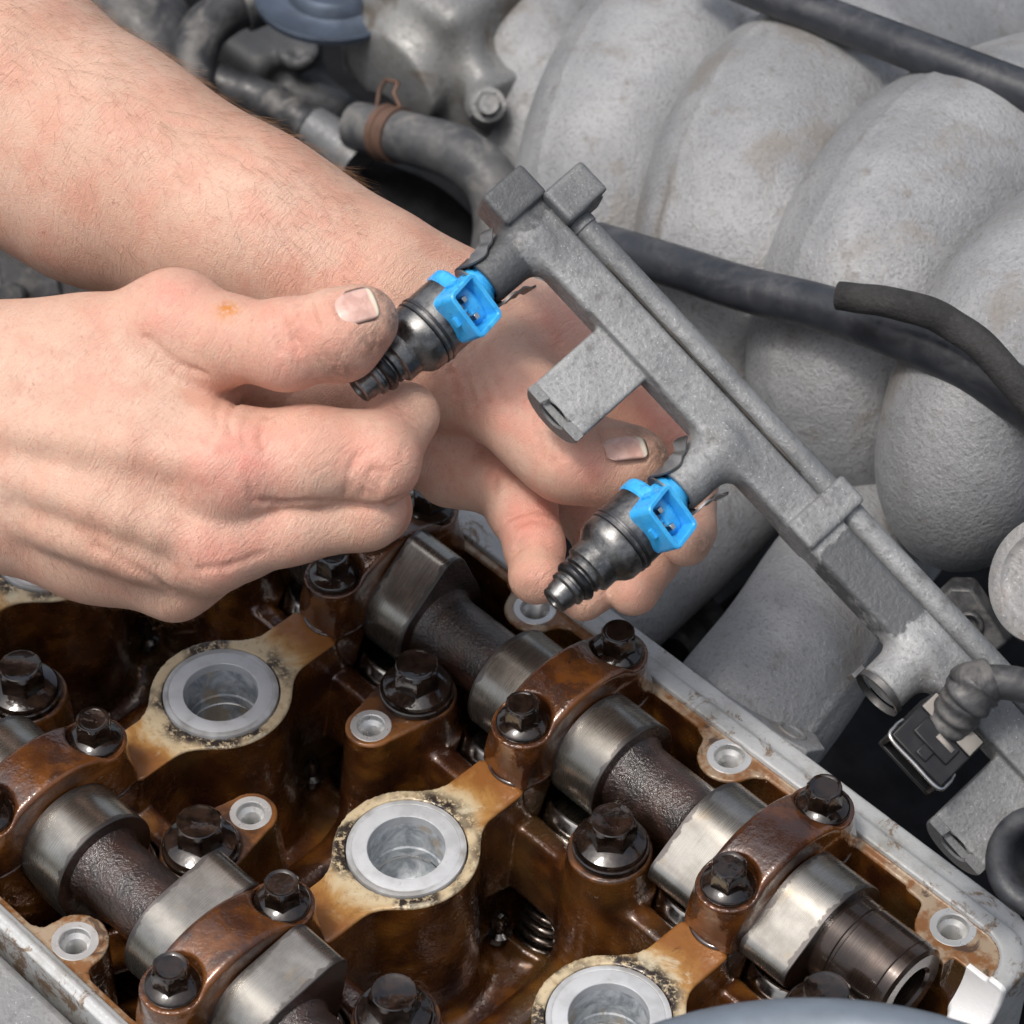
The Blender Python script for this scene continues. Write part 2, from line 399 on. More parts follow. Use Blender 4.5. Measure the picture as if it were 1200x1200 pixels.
def mat_ground():
    """ground cam surface: bright steel with streaks round the lobe and a darker worn edge"""
    m = NT('ground cam steel'); P = m.mapped((2600, 60, 60)); st = m.noise(1.0, 3, .6, co=P); P2 = m.mapped((60, 90, 90)); bl = m.noise(1.0, 4, .6, co=P2)
    c = m.mix(m.ramp(bl, .35, .65), (.24, .228, .205), (.37, .355, .32)); c = m.mix(m.ramp(st, .4, .7, 0, .08), c, (.26, .24, .21))
    c = m.mix(m.ramp(m.noise(95, 5, .6), .58, .75, 0, .5), c, (.36, .27, .16))
    e = m.ramp(m.math('ADD', m.attr('edge'), m.math('MULTIPLY', m.math('SUBTRACT', m.noise(260, 4), .5), .5)), .80, .88)
    c = m.mix(e, c, (.115, .105, .10))
    m.set(color=c, metal=.95, rough=m.mix(e, m.ramp(st, .3, .7, .24, .30), .42), normal=m.bump(st, .008, .5), coat=.25, coat_rough=.08); return m.m
def mat_end():
    m = NT('oily turned steel'); P = m.mapped((3000, 40, 40)); st = m.noise(1.0, 2, .6, co=P)
    m.set(color=m.mix(m.ramp(m.noise(80), .4, .65), (.028, .018, .014), (.062, .042, .032)), metal=.6, rough=m.ramp(st, .3, .7, .2, .34), coat=.6, coat_rough=.08, normal=m.bump(st, .03)); return m.m
def mat_alu_ring():
    m = NT('bright machined aluminium'); n = m.noise(300, 4); P = m.xyz(m.local())
    r = m.math('SQRT', m.math('ADD', m.math('MULTIPLY', P[0], P[0]), m.math('MULTIPLY', P[1], P[1])))
    rings = m.math('SINE', m.math('MULTIPLY', r, 9000))
    c = m.mix(m.ramp(m.noise(130, 5), .4, .7), (.50, .515, .53), (.41, .42, .43)); c = m.mix(m.ramp(m.noise(120, 6, .8), .60, .68, 0, .6), c, (.27, .23, .18)); c = m.mix(m.math('MULTIPLY', m.ramp(r, .0168, .0176), m.ramp(m.noise(60, 3), .4, .6, .1, .7)), c, (.20, .19, .175))
    m.set(color=c, metal=.15, rough=m.ramp(n, .3, .7, .42, .56), normal=m.bump(m.math('ADD', m.math('MULTIPLY', rings, .25), n), .03)); return m.m
def mat_bore():
    m = NT('scuffed grey bore'); n = m.noise(140, 6, .7, dist=.6)
    c = m.mix(m.ramp(n, .35, .65), (.24, .27, .30), (.60, .63, .65)); c = m.mix(m.ramp(m.noise(60, 4), .58, .66, 0, .7), c, (.42, .32, .20))
    m.set(color=c, metal=.15, rough=.38, normal=m.bump(n, .1)); return m.m
def mat_grey_cast(name, lo, hi, rough=.6, grain=700, dirt=(.12, .10, .08), dirt_amt=.5, metal=.35, bump=.22, stain=None, sparkle=True):
    """weathered sand-cast aluminium"""
    m = NT(name); big = m.noise(18, 5, .6); mid = m.noise(95, 5, .65); fine = m.noise(grain, 4, .65)
    c = m.mix(m.ramp(big, .35, .65), lo, hi); c = m.mix(m.ramp(mid, .55, .75, 0, dirt_amt), c, dirt)
    c = m.mix(m.ramp(fine, .50, .70, 0, .42), c, tuple(v*.48 for v in lo))
    if sparkle: c = m.mix(m.ramp(m.noise(grain*2.6, 2, .5), .66, .74, 0, .6), c, (.62, .64, .66))
    c = m.mix(m.ramp(m.noise(240, 6, .8), .66, .72, 0, .7), c, (.05, .045, .04))
    if stain: c = m.mix(m.ramp(m.noise(26, 5, .6, dist=.8), .52, .70, 0, .8), c, stain)
    m.set(color=c, metal=metal, rough=m.ramp(fine, .3, .7, rough-.12, rough+.12), normal=m.bump(m.math('ADD', fine, m.math('MULTIPLY', m.noise(grain*.4, 3), .8)), bump, .9)); return m.m
def mat_rubber(name, c0=(.018, .018, .020), c1=(.055, .056, .060), rough=.45, dust=.5, dustc=(.20, .19, .175), bump=.1, grain=500):
    m = NT(name); n = m.noise(55, 5, .6); f = m.noise(grain, 3)
    N = m.xyz(m.geo('Normal'))
    c = m.mix(m.ramp(n, .35, .7), c0, c1); d = m.math('MULTIPLY', m.ramp(N[2], -.2, .8), m.ramp(m.noise(70, 6, .7, dist=.5), .44, .66, 0, dust))
    c = m.mix(d, c, dustc)
    m.set(color=c, rough=m.math('ADD', m.math('MULTIPLY', d, .3), m.ramp(f, .3, .7, rough-.08, rough+.08), clamp=True), normal=m.bump(f, bump)); return m.m
def mat_plain(name, c, rough=.5, metal=0.0, var=.25, bump=.05, coat=0.0, grain=300):
    m = NT(name); n = m.noise(grain, 4); b = m.noise(45, 4)
    cc = m.mix(m.ramp(b, .35, .65), tuple(v*(1-var) for v in c), tuple(min(1, v*(1+var)) for v in c))
    m.set(color=cc, rough=m.ramp(n, .3, .7, max(.03, rough-.08), rough+.08), metal=metal, coat=coat, normal=m.bump(n, bump)); return m.m
def mat_skin():
    m = NT('skin')
    blot = m.noise(60, 4, .6); blot2 = m.noise(16, 3, .5); pore = m.noise(620, 3, .6)
    c = m.mix(m.ramp(blot2, .35, .65), (.60, .372, .272), (.665, .452, .348)); c = m.mix(m.ramp(blot, .42, .66, 0, .6), c, (.60, .30, .215))
    c = m.mix(m.ramp(m.noise(260, 4, .7), .54, .72, 0, .55), c, (.57, .30, .235))
    c = m.mix(m.ramp(m.noise(800, 3, .6), .52, .70, 0, .5), c, (.54, .29, .23))
    c = m.mix(m.ramp(m.noise(330, 2, .5), .75, .80, 0, .6), c, (.42, .18, .13))
    c = m.mix(m.math('MULTIPLY', m.attr('red'), m.ramp(m.noise(120, 3), .2, .8, .45, .9)), c, (.71, .25, .20))
    c = m.mix(m.math('MULTIPLY', m.attr('pale'), .55), c, (.80, .60, .47))
    c = m.mix(m.math('MULTIPLY', m.attr('rust'), m.ramp(m.noise(420, 4, .7), .36, .56)), c, (.56, .22, .05))
    dirt = m.math('MULTIPLY', m.attr('dirt'), m.ramp(m.noise(380, 6, .8), .36, .56, .12, 1.0), clamp=True)
    c = m.mix(m.math('MULTIPLY', dirt, .85), c, (.13, .085, .060))
    c = m.mix(m.math('MULTIPLY', m.attr('crease'), .5), c, (.50, .20, .13))
    def warp(sc_n, amt):
        nz = m.t.nodes.new('ShaderNodeTexNoise'); nz.inputs['Scale'].default_value = sc_n; m.t.links.new(m.co(), nz.inputs['Vector'])
        sc_ = m.t.nodes.new('ShaderNodeVectorMath'); sc_.operation = 'SCALE'; sc_.inputs['Scale'].default_value = amt; m.t.links.new(nz.outputs['Color'], sc_.inputs[0])
        ad = m.t.nodes.new('ShaderNodeVectorMath'); ad.operation = 'ADD'; m.t.links.new(m.co(), ad.inputs[0]); m.t.links.new(sc_.outputs[0], ad.inputs[1]); return ad.outputs[0]
    wv = warp(110, .004)
    # fine wrinkles run across the limb (the limb runs along world x+y)
    mp = m.t.nodes.new('ShaderNodeMapping'); mp.inputs['Rotation'].default_value = (0, 0, math.radians(-45)); mp.inputs['Scale'].default_value = (1250, 150, 180); m.t.links.new(wv, mp.inputs[0])
    wr = m.noise(1.0, 4, .65, co=mp.outputs[0])
    cell = m.ramp(m.voro(1050, 'DISTANCE_TO_EDGE', co=wv), 0.0, .22)
    h = m.math('ADD', m.math('MULTIPLY', cell, .22), m.math('ADD', m.math('MULTIPLY', wr, 1.6), m.math('MULTIPLY', pore, .25)))
    m.set(color=c, rough=m.ramp(pore, .3, .7, .40, .56), sss=.20, sss_scale=.003, sss_rad=(1.0, .36, .2), spec=.42, normal=m.bump(h, .36, .9)); return m.m
def mat_nail():
    m = NT('fingernail'); P = m.xyz(m.local())
    n = m.noise(260, 4); st = m.noise(1.0, 2, .5, co=m.mapped((1500, 90, 200)))
    c = m.mix(m.ramp(n, .4, .65), (.62, .40, .34), (.50, .30, .25)); c = m.mix(m.ramp(m.noise(500, 5, .8), .56, .70, 0, .5), c, (.30, .20, .15)); c = m.mix(m.ramp(m.math('ADD', P[1], m.math('MULTIPLY', n, .002)), .0052, .0060), c, (.66, .58, .46))
    e = m.math('MAXIMUM', m.ramp(P[1], .0056, .0066), m.ramp(m.math('ABSOLUTE', P[0]), .0046, .0056)); c = m.mix(m.math('MULTIPLY', e, .9), c, (.09, .06, .045))
    m.set(color=c, rough=.28, sss=.15, sss_scale=.002, normal=m.bump(st, .05), coat=.2); return m.m
def mat_blue():
    m = NT('bright blue plastic'); n = m.noise(240, 5, .6)
    c = m.mix(m.ramp(n, .4, .7), (.035, .36, .78), (.065, .46, .84)); c = m.mix(m.ramp(m.noise(300, 6, .8), .56, .66, 0, .6), c, (.03, .12, .22))
    m.set(color=c, rough=m.ramp(n, .3, .7, .26, .40), normal=m.bump(m.noise(600, 2), .04), spec=.5); return m.m
def mat_injector():
    m = NT('grimy dark injector steel'); n = m.noise(160, 5, .7); f = m.noise(1100, 3, .7)
    c = m.mix(m.ramp(n, .38, .66), (.10, .10, .10), (.23, .23, .225)); c = m.mix(m.ramp(f, .60, .70, 0, .75), c, (.30, .30, .30)); c = m.mix(m.ramp(m.noise(300, 5, .8), .60, .70, 0, .7), c, (.16, .14, .12))
    m.set(color=c, metal=.9, rough=m.ramp(n, .3, .7, .26, .44), normal=m.bump(f, .05)); return m.m

M_CAST = mat_casting(); M_CAP = mat_cap(); M_BOLT = mat_oily_steel(); M_SHAFT = mat_shaft(); M_GROUND = mat_ground(); M_END = mat_end()
M_RING = mat_alu_ring(); M_BORE = mat_bore(); M_SKIN = mat_skin(); M_NAIL = mat_nail(); M_BLUE = mat_blue(); M_INJ = mat_injector()
M_MANI = mat_grey_cast('weathered manifold casting', (.225, .232, .24), (.335, .34, .345), .54, 700, (.155, .138, .118), .65, .2, .75, (.20, .183, .163))
M_RAIL = mat_grey_cast('dusty rail casting', (.15, .156, .16), (.295, .30, .30), .56, 600, (.105, .10, .094), .8, .22, .42)
M_RAILD = mat_grey_cast('dark rail casting', (.13, .135, .14), (.20, .205, .205), .50, 900, (.075, .075, .075), .6, .3, .18)
M_HOUS = mat_grey_cast('stained housing casting', (.15, .155, .16), (.25, .25, .24), .5, 420, (.10, .08, .06), .6, .3, .3, (.10, .075, .05))
M_BLOCK = mat_grey_cast('rough block casting', (.20, .205, .21), (.30, .30, .295), .6, 330, (.10, .09, .08), .7, .3, .5)
M_HOSE = mat_rubber('dusty black rubber'); M_HOSE2 = mat_rubber('smooth black hose', (.018, .021, .027), (.034, .037, .044), .38, .32, (.13, .13, .135))
M_BRAID = mat_rubber('coarse black sleeve', (.010, .010, .010), (.028, .027, .027), .85, .15, (.09, .085, .08), .6, 700)
M_ELBOW = mat_rubber('grey worn rubber', (.04, .042, .047), (.10, .10, .10), .5, .55, (.23, .22, .20))
M_RUST = mat_plain('rusty spring steel', (.105, .062, .045), .6, .5, .5, .2); M_STEEL = mat_plain('bright steel', (.55, .54, .52), .28, 1.0, .2, .03)
M_DKSTEEL = mat_plain('dark spring steel', (.09, .09, .095), .36, .9, .4, .06); M_BLACK = mat_plain('black plastic', (.007, .007, .008), .42, 0, .4, .04)
M_DUSTY = mat_plain('dusty black plastic', (.20, .185, .165), .75, 0, .3, .15); M_DARK = mat_plain('engine bay grease and shade', (.007, .007, .008), .75, 0, .4, .3)  # M_DARK: black grease, plus the closed-in bay's shade put into the colour
M_PULLEY = mat_plain('blue grey pulley steel', (.10, .125, .165), .42, .6, .2, .05); M_FORE = mat_plain('grey blue plastic ring', (.15, .18, .215), .42, .2, .12, .04)
M_ORING = mat_plain('black ring rubber', (.008, .008, .009), .3, 0, .2, .02); M_TIN = mat_plain('pin tin', (.62, .60, .56), .3, 1.0, .2, .05)
M_TAPPET = mat_plain('polished tappet steel', (.36, .34, .31), .16, 1.0, .15, .02); M_SPRING = mat_plain('oily spring wire', (.11, .085, .07), .24, .9, .3, .03, .8)
M_HAIR = mat_plain('arm hair', (.24, .13, .065), .5, 0, .3, 0.0)
M_GREYPL = mat_plain('dusty grey plastic', (.10, .105, .11), .55, 0, .4, .12)

M_OIL = mat_plain('dark engine oil', (.030, .012, .005), .06, 0, .2, .02, 1.0)
M_TAP = mat_plain('bright tapped aluminium', (.56, .56, .55), .34, .55, .12, .05)
M_DUCT = mat_rubber('worn dark hose rubber', (.014, .015, .018), (.045, .05, .058), .5, .25, (.12, .12, .12), .2)
M_CLIP = mat_plain('grimy clip steel', (.22, .215, .21), .38, .8, .45, .08)
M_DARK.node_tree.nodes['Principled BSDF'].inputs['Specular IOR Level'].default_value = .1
M_GRIME = mat_plain('dried grime', (.06, .052, .045), .9, 0, .5, .2, 0, 900)
# ================================================================== engine bay floor (structure)
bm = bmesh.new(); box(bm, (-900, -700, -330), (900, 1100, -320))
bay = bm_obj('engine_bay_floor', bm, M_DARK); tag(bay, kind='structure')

# ================================================================== cylinder head
CAMY = 73.4; HOLES_R = [(-44.5, 101.6), (45.6, 101.6), (135.8, 101.6), (231.0, 101.4)]; HOLES_L = [(-45, -98.4), (45.1, -98.4), (135, -98.4)]
head = thing('cylinder_head', 'oily brown aluminium cylinder head opened up under both hands', 'engine head')
def rbox2(x0, x1, y0, y1, r):
    cx, cy, hx, hy = (x0+x1)/2, (y0+y1)/2, (x1-x0)/2, (y1-y0)/2
    def fn(X, Y):
        qx, qy = np.abs(X-cx)-hx+r, np.abs(Y-cy)-hy+r
        return np.minimum(np.maximum(qx, qy), 0)+np.sqrt(np.maximum(qx, 0)**2+np.maximum(qy, 0)**2)-r
    return fn
def plan_caps(a, b, ra, rb):
    a, b = V3(a), V3(b); ba = b-a; l2 = ba @ ba
    def fn(X, Y):
        t = np.clip(((X-a[0])*ba[0]+(Y-a[1])*ba[1])/l2, 0, 1)
        return np.sqrt((X-a[0]-ba[0]*t)**2+(Y-a[1]-ba[1]*t)**2)-(ra+(rb-ra)*t)
    return fn
F = Field((-132, -117, -92), (264, 125, 6), .85)
ZT = 0.35/1.0*0                                                     # deck plane
F.add(s_plan(rbox2(-150, 258, -112.2, 119.5, 17), -90, 0, (-132, -113), (259, 121)))
F.cut(s_plan(rbox2(-145, 245.5, -103.5, 102.3, 7), -66, 30, (-132, -104), (246, 105)))
for sy in (1, -1):
    for k in (-1, 0, 1, 2):
        x0 = 90*k
        # pedestal of the cam cap, from the arm to the outer wall
        F.add(s_plan(rbox2(x0-10, x0+10, sy*CAMY-34 if sy > 0 else -112, 112 if sy > 0 else -CAMY+34, 3), -70, 0, (x0-10, min(sy*39, sy*112)), (x0+10, max(sy*39, sy*112))), 3)
        # arm from the plug tower to the pedestal
        F.add(s_plan(rbox2(x0-10, x0+10, min(0, sy*60), max(0, sy*60), 1), -70, 0, (x0-10, min(0, sy*60)), (x0+10, max(0, sy*60))), 0)
        for dx in (-19.5, 19.5):                                    # tappet guides, tilted inwards
            ax = V3((0, sy*math.sin(math.radians(22)), math.cos(math.radians(22)))); c = V3((x0+dx, sy*CAMY, 0))
            F.add(s_cyl(c, ax, 19.8, -52, -27, 2.0), 3); F.add(s_cyl(c, ax, 17.0, -84, -66, 2.5), 4)
            Rm = np.array([(1, 0, 0), (0, ax[2], -ax[1]), ax])
            F.add(s_box(c-ax*36+V3((0, -sy*13.5, 3.0)), (12.5, 9, 14.5), 2.2, np.array([(1, 0, 0), (0, math.cos(.14), -sy*math.sin(.14)), (0, sy*math.sin(.14), math.cos(.14))])), 2.5)
    for k in (-1, 0, 1, 2):                                         # head bolt towers with the small tapped boss
        xc = 45+90*k
        def tower(X, Y, Z, xc=xc, sy=sy, k=k):
            a = V3((xc, sy*47)); b = V3((xc, sy*(26.2 if k == 0 else 46.0))); rb_ = 8.6 if k == 0 else 13.3; ba = b-a
            t = np.clip(((X-a[0])*ba[0]+(Y-a[1])*ba[1])/(ba @ ba), 0, 1)
            q = np.sqrt((X-a[0]-ba[0]*t)**2+(Y-a[1]-ba[1]*t)**2)-(13.3+(rb_-13.3)*t)-(-Z)*.075
            u = q+.8; v = np.abs(Z+40)-40+.8
            return np.minimum(np.maximum(u, v), 0)+np.sqrt(np.maximum(u, 0)**2+np.maximum(v, 0)**2)-.8
        F.add((tower, (xc-20, min(sy*12, sy*66), -80), (xc+20, max(sy*12, sy*66), 0)), 5)
        # ribs that tie the tower to its neighbours
        F.add(s_cone((xc, sy*52, -34), (xc+20, sy*84, -44), 6, 8), 8); F.add(s_cone((xc, sy*52, -38), (xc-20, sy*84, -44), 6, 8), 8)
        F.add(s_cone((xc+2, sy*30, -58), (xc-4, -sy*30, -62), 7, 7), 8)
for k in (-1, 0, 1, 2):
    F.add(s_cyl((90*k, 0, 0), (0, 0, 1), 23.6, -76, 0), 7)
for (hx, hy) in HOLES_R+HOLES_L:
    F.add(s_plan(plan_caps((hx, hy), (hx, hy+math.copysign(10, hy)), 10.5, 11), -76, 0, (hx-11, hy-22), (hx+11, hy+22)), 4)
F.add(s_plan(plan_caps((231, 101), (250, 100), 10.5, 14), -76, 0, (216, 80), (264, 114)), 5)
# trim what grew through the outer wall or above the deck, then put the pale lip on the rails
F.f = np.maximum(F.f, rbox2(-150, 258, -112.2, 119.5, 17)(F.ax[0][:, None, None], F.ax[1][None, :, None]))
F.f = np.maximum(F.f, (F.ax[2]+0.001)[None, None, :])
def ring2(o, i, z):
    def fn(X, Y, Z): return np.maximum(np.maximum(o(X, Y), -i(X, Y))+0*Z, np.abs(Z+4)-(z+4))
    return fn, (-132, -113, -10), (259, 121, z)
F.add(ring2(rbox2(-150, 258, -112.2, 119.5, 17), rbox2(-150, 251.5, -106.5, 107.0, 12), .95))
F.add(ring2(rbox2(-150, 257, -110.5, 113.2, 14), rbox2(-150, 251.5, -108.0, 107.0, 12), 1.9))
for (hx, hy) in HOLES_R+HOLES_L: F.cut(s_cyl((hx, hy, 0), (0, 0, 1), 5.6, -16, 3))
for sy in (1, -1):
    for k in (-1, 0, 1, 2):
        x0 = 90*k
        F.cut(s_cyl((x0, sy*CAMY, 0), (1, 0, 0), 15.4, -12, 12))
        if k == 0: F.cut(s_cyl((45, sy*26.2, 0), (0, 0, 1), 5.2, -16, 3))
        for dx in (-19.5, 19.5):
            ax = V3((0, sy*math.sin(math.radians(22)), math.cos(math.radians(22)))); c = V3((x0+dx, sy*CAMY, 0))
            F.cut(s_cyl(c, ax, 16.2, -54, 2)); F.cut(s_cyl(c, ax, 13.0, -78, -50)); F.cut(s_box(c-ax*59+V3((0, -sy*16, 0)), (13.5, 17, 8), 2, np.array([(1, 0, 0), (0, ax[2], -ax[1]), ax])), 2); F.cut(s_cyl(c, (1, 0, 0), 30.0, -10.5, 10.5), 2)
        F.cut(s_cyl((45+90*k+16, sy*12, -64), (0, 0, 1), 6, -16, 8), 3)
for k in (-1, 0, 1, 2):
    F.cut(s_cyl((90*k, 0, 0), (0, 0, 1), 19.7, -3.5, 8)); F.cut(s_cyl((90*k, 0, 0), (0, 0, 1), 13.6, -70, 8))
F.cut(s_cyl((250, CAMY, 0), (1, 0, 0), 19.5, -12, 14)); F.cut(s_box((252, CAMY-30, 6), (12, 30, 10)))
me, _ = surface(F, 'head_casting'); del F
link_mesh('head_casting', me, M_CAST, head); print('head', len(me.polygons), round(time.time()-T0, 1))

def copy_obj(o, parent=None, loc=None):
    c = o.copy(); col.objects.link(c); c.parent = parent
    if loc is not None: c.location = [v*S for v in loc]
    return c
def copy_tree(root, loc, label, rz=None):
    r = copy_obj(root, None, loc); r['label'] = label
    if rz is not None: r.rotation_euler = (0, 0, rz)
    for ch in root.children:
        c = copy_obj(ch, r)
        for g in ch.children: copy_obj(g, c)
    return r

# spark plug sleeves
bm = bmesh.new(); lathe(bm, [(19.3, -3), (19.3, -.1), (19.1, .35), (18.2, .5), (17.6, .5), (17.4, .40), (17.2, .5), (12.7, .5), (12.45, .3), (12.4, -3)], 96)
sl = bm_obj('spark_plug_sleeve', bm, M_RING, head); sl_first = sl
bm = bmesh.new(); lathe(bm, [(12.4, -3), (12.4, -15), (11.9, -15.5), (11.9, -24), (10.5, -27), (8, -28.5), (4, -29.5), (0, -30)], 72); sb = bm_obj('plug_bore', bm, M_BORE, sl)
bm = bmesh.new(); lathe(bm, [(12.0, -19), (11.6, -19.4), (11.6, -19.9), (12.0, -20.3)], 48); ln = bm_obj('bore_ridge', bm, M_STEEL, sl)
for k in (-1, 1, 2):
    c = copy_obj(sl, head, (90*k, 0, 0)); copy_obj(sb, c); copy_obj(ln, c)
# tapped holes
prof = [(7.4, -1), (7.4, .05), (7.25, .18), (5.2, .18), (4.9, -.1), (4.8, -2.2), (3.9, -3.2)]
for i in range(9): prof += [(3.45, -3.6-i*1.1), (3.95, -4.1-i*1.1)]
prof += [(3.4, -13.5), (0, -14)]
bm = bmesh.new(); lathe(bm, prof, 40); ins = bm_obj('threaded_hole', bm, M_TAP, head, angle=25)
spots = [(x, y, 1.0) for x, y in HOLES_R+HOLES_L]+[(45+90*k, s*26.2, .92) for k in (0,) for s in (1, -1)]
for i, (x, y, sc) in enumerate(spots):
    o = ins if i == 0 else copy_obj(ins, head); o.location = (x*S, y*S, 0); o.scale = (sc, sc, 1)
# tappets and springs
bm = bmesh.new(); lathe(bm, [(15.7, -20), (15.7, -1.4), (15.2, -.5), (14.6, -.25), (14.2, -.45), (13.6, -.5), (0, -.5)], 64); tp = bm_obj('tappet', bm, M_TAPPET, head); first = True
for s in (1, -1):
    for k in (0, 1, 2):
        for dx in (-19.5, 19.5):
            o = tp if first else copy_obj(tp, head); first = False
            a = math.radians(22)*s; o.rotation_euler = (-a, 0, 0)
            o.location = ((90*k+dx)*S, (s*CAMY-19.1*math.sin(a))*S, -19.1*math.cos(a)*S)
th = np.linspace(0, 2*math.pi*6, 6*26)
bm = bmesh.new(); tube(bm, np.stack([9.6*np.cos(th), 9.6*np.sin(th), th/(2*math.pi)*4.3-80], 1), 1.75, 10); sp = bm_obj('valve_spring', bm, M_SPRING, head, angle=80); first = True
for s in (1, -1):
    for k in (0, 1, 2):
        for dx in (-19.5, 19.5):
            o = sp if first else copy_obj(sp, head); first = False; a = math.radians(22)*s
            o.rotation_euler = (-a, 0, 0); o.location = ((90*k+dx)*S, s*CAMY*S, 0)
bm = bmesh.new(); lathe(bm, [(0, 9), (1.8, 8.6), (2.6, 7), (2.6, 0), (4.5, -1), (4.5, -4)], 24); dw = bm_obj('oily_stud', bm, M_BOLT, head, angle=50)
for i, (px, py) in enumerate(((365, 905), (585, 1088), (172, 745))):
    o = dw if i == 0 else copy_obj(dw, head); o.location = Vector(at(px, py, z=-60))*S

# ================================================================== camshafts
def cam_profile(L, rb=18.8, rn=6.2, n=56):
    """hull of the base circle and the nose circle, nose along +x of the (u,v) plane"""
    D = L-rn; beta = math.acos((rb-rn)/D); pts = []
    for a in np.linspace(-beta, beta, 15): pts.append((D+rn*math.cos(a), rn*math.sin(a)))
    a0, a1 = V3(pts[-1]), V3((rb*math.cos(beta), rb*math.sin(beta)))
    for t in np.linspace(0, 1, 7)[1:-1]:
        p = a0+(a1-a0)*t; q = p+unit(V3((a1-a0)[::-1])*V3((1, -1)))*0; pts.append(tuple(q))
    for a in np.linspace(beta, 2*math.pi-beta, n): pts.append((rb*math.cos(a), rb*math.sin(a)))
    for t in np.linspace(0, 1, 7)[1:-1]:
        p = V3((a1[0], -a1[1]))+(V3((a0[0], -a0[1]))-V3((a1[0], -a1[1])))*t; pts.append(tuple(p))
    return pts
def make_lobe(parent, xc, nose, L):
    pr = cam_profile(L); u = unit((0, nose[0], nose[1])); v = np.cross((1, 0, 0), u); n = len(pr)
    xs = [-9.4, -9.15, -8, -6, -3, 0, 3, 6, 8, 9.15, 9.4]
    bm = bmesh.new(); ly = bm.verts.layers.float.new('edge'); rings = []
    for x in xs:
        g = .985 if abs(x) > 9.3 else 1.0; r = []
        for p, q in pr:
            w_ = bm.verts.new(Vector((V3((x, 0, 0))+u*p*g+v*q*g)*S)); w_[ly] = abs(x)/9.4; r.append(w_)
        rings.append(r)
    for a, b in zip(rings[:-1], rings[1:]):
        for i in range(n): bm.faces.new((a[i], a[(i+1) % n], b[(i+1) % n], b[i]))
    bm.faces.new(rings[0]).material_index = 1; bm.faces.new(rings[-1]).material_index = 1
    o = bm_obj('cam_lobe', bm, [M_GROUND, M_SHAFT], parent, angle=30); o.location = (xc*S, 0, 0); return o
def make_camshaft(y, x0, x1, noses, label, end):
    t = thing('camshaft', label, 'camshaft', (0, y, 0), 'camshafts in the cylinder head')
    prof = [(0, x0), (12.6, x0)]
    for k in range(-1, 4):
        c = 90*k
        for dx, r in ((-33, 12.6), (-31, 12.9), (-29.2, 14.2), (-10.4, 14.6), (-10.2, 15.0), (10.2, 15.0), (10.4, 14.6), (29.2, 14.2), (31, 12.9), (33, 12.6)):
            if x0+1 < c+dx < x1-1: prof.append((r, c+dx))
    prof += [(12.6 if not end else 14.2, x1), (0, x1)]
    RX = Matrix.Rotation(math.pi/2, 4, 'Y')
    bm = bmesh.new(); lathe(bm, prof, 64, RX); bm_obj('shaft', bm, M_SHAFT, t, angle=50)
    for k, nz in noses.items():
        for dx in (-19.5, 19.5): make_lobe(t, 90*k+dx, nz[:2], nz[2])
    if end:
        bm = bmesh.new()
        lathe(bm, [(0, x1-1), (15.4, x1-1), (15.4, x1+5.2), (14.9, x1+5.6), (14.9, x1+6.6), (15.3, x1+7), (15.3, x1+23), (15.0, x1+23.3), (15.3, x1+23.6), (15.0, x1+27), (13.6, x1+28), (9.0, x1+28), (8.2, x1+27), (7.8, x1+12), (0, x1+12)], 72, RX)
        bm_obj('shaft_end', bm, M_END, t, angle=30)
    return t
make_camshaft(CAMY, -70, 209.5, {0: (.258, .966, 28), 1: (.55, -.83, 27.5), 2: (-.995, .06, 26.5)}, 'camshaft nearer the intake manifold, ending in a bare hollow stub', True)
make_camshaft(-CAMY+.2, -125, 160, {0: (-.35, -.93, 27.5), 1: (.73, .68, 28.5), -1: (-.4, -.9, 27)}, 'camshaft in the lower left corner with bright square lobe noses', False)

# ================================================================== bolts and bearing caps
def hexbolt(bm, af, z0, z1, n=72):
    def rh(a): a = (a % (math.pi/3))-math.pi/6; return (af/2)/math.cos(a)
    lev = [(z0, None, 0), (z1-1.7, None, 0), (z1-1.2, af*.555, 0), (z1-.3, af*.50, 0), (z1, af*.475, 0), (z1-.12, af*.42, 1), (z1-.32, af*.38, 1)]
    rings = []
    for z, lim, circ in lev:
        r = []
        for i in range(n):
            a = 2*math.pi*i/n; q = rh(a) if lim is None else min(rh(a), lim); r.append(bm.verts.new((q*S*math.cos(a), q*S*math.sin(a), z*S)))
        rings.append(r)
    for a, b in zip(rings[:-1], rings[1:]):
        for i in range(n): bm.faces.new((a[i], a[(i+1) % n], b[(i+1) % n], b[i]))
    bm.faces.new(rings[-1])
cap = thing('bearing_cap', 'x', 'bearing cap', (0, 0, 0), 'cam bearing caps bolted to the head')
F = Field((-14, -36, -2), (14, 36, 31), .55)
for s in (1, -1): F.add(s_cyl((0, s*22, 0), (0, 0, 1), 10.1, 0, 19.4, 1.0), 0)
def arch(X, Y, Z):
    r = np.sqrt((Y/1.06)**2+(np.maximum(Z, 0)*1.10)**2)-29.2; u = r+2.0; v = np.abs(X)-9.8+2.0
    return np.minimum(np.maximum(u, v), 0)+np.sqrt(np.maximum(u, 0)**2+np.maximum(v, 0)**2)-2.0
F.add((arch, (-10, -31, 0), (10, 31, 28)), 2.5); F.add(s_box((0, 0, 8), (9.8, 24, 8), 1), 2)
F.f = np.maximum(F.f, (.1-F.ax[2])[None, None, :])
for s in (1, -1): F.cut(s_cyl((0, s*22, 18.9), (0, 0, 1), 9.3, 0, 20), 1.2)
F.cut(s_cyl((0, 0, 0), (1, 0, 0), 15.2, -20, 20), 1)
me, _ = surface(F, 'cap_body'); relax(me, 2); link_mesh('cap_body', me, M_CAP, cap)
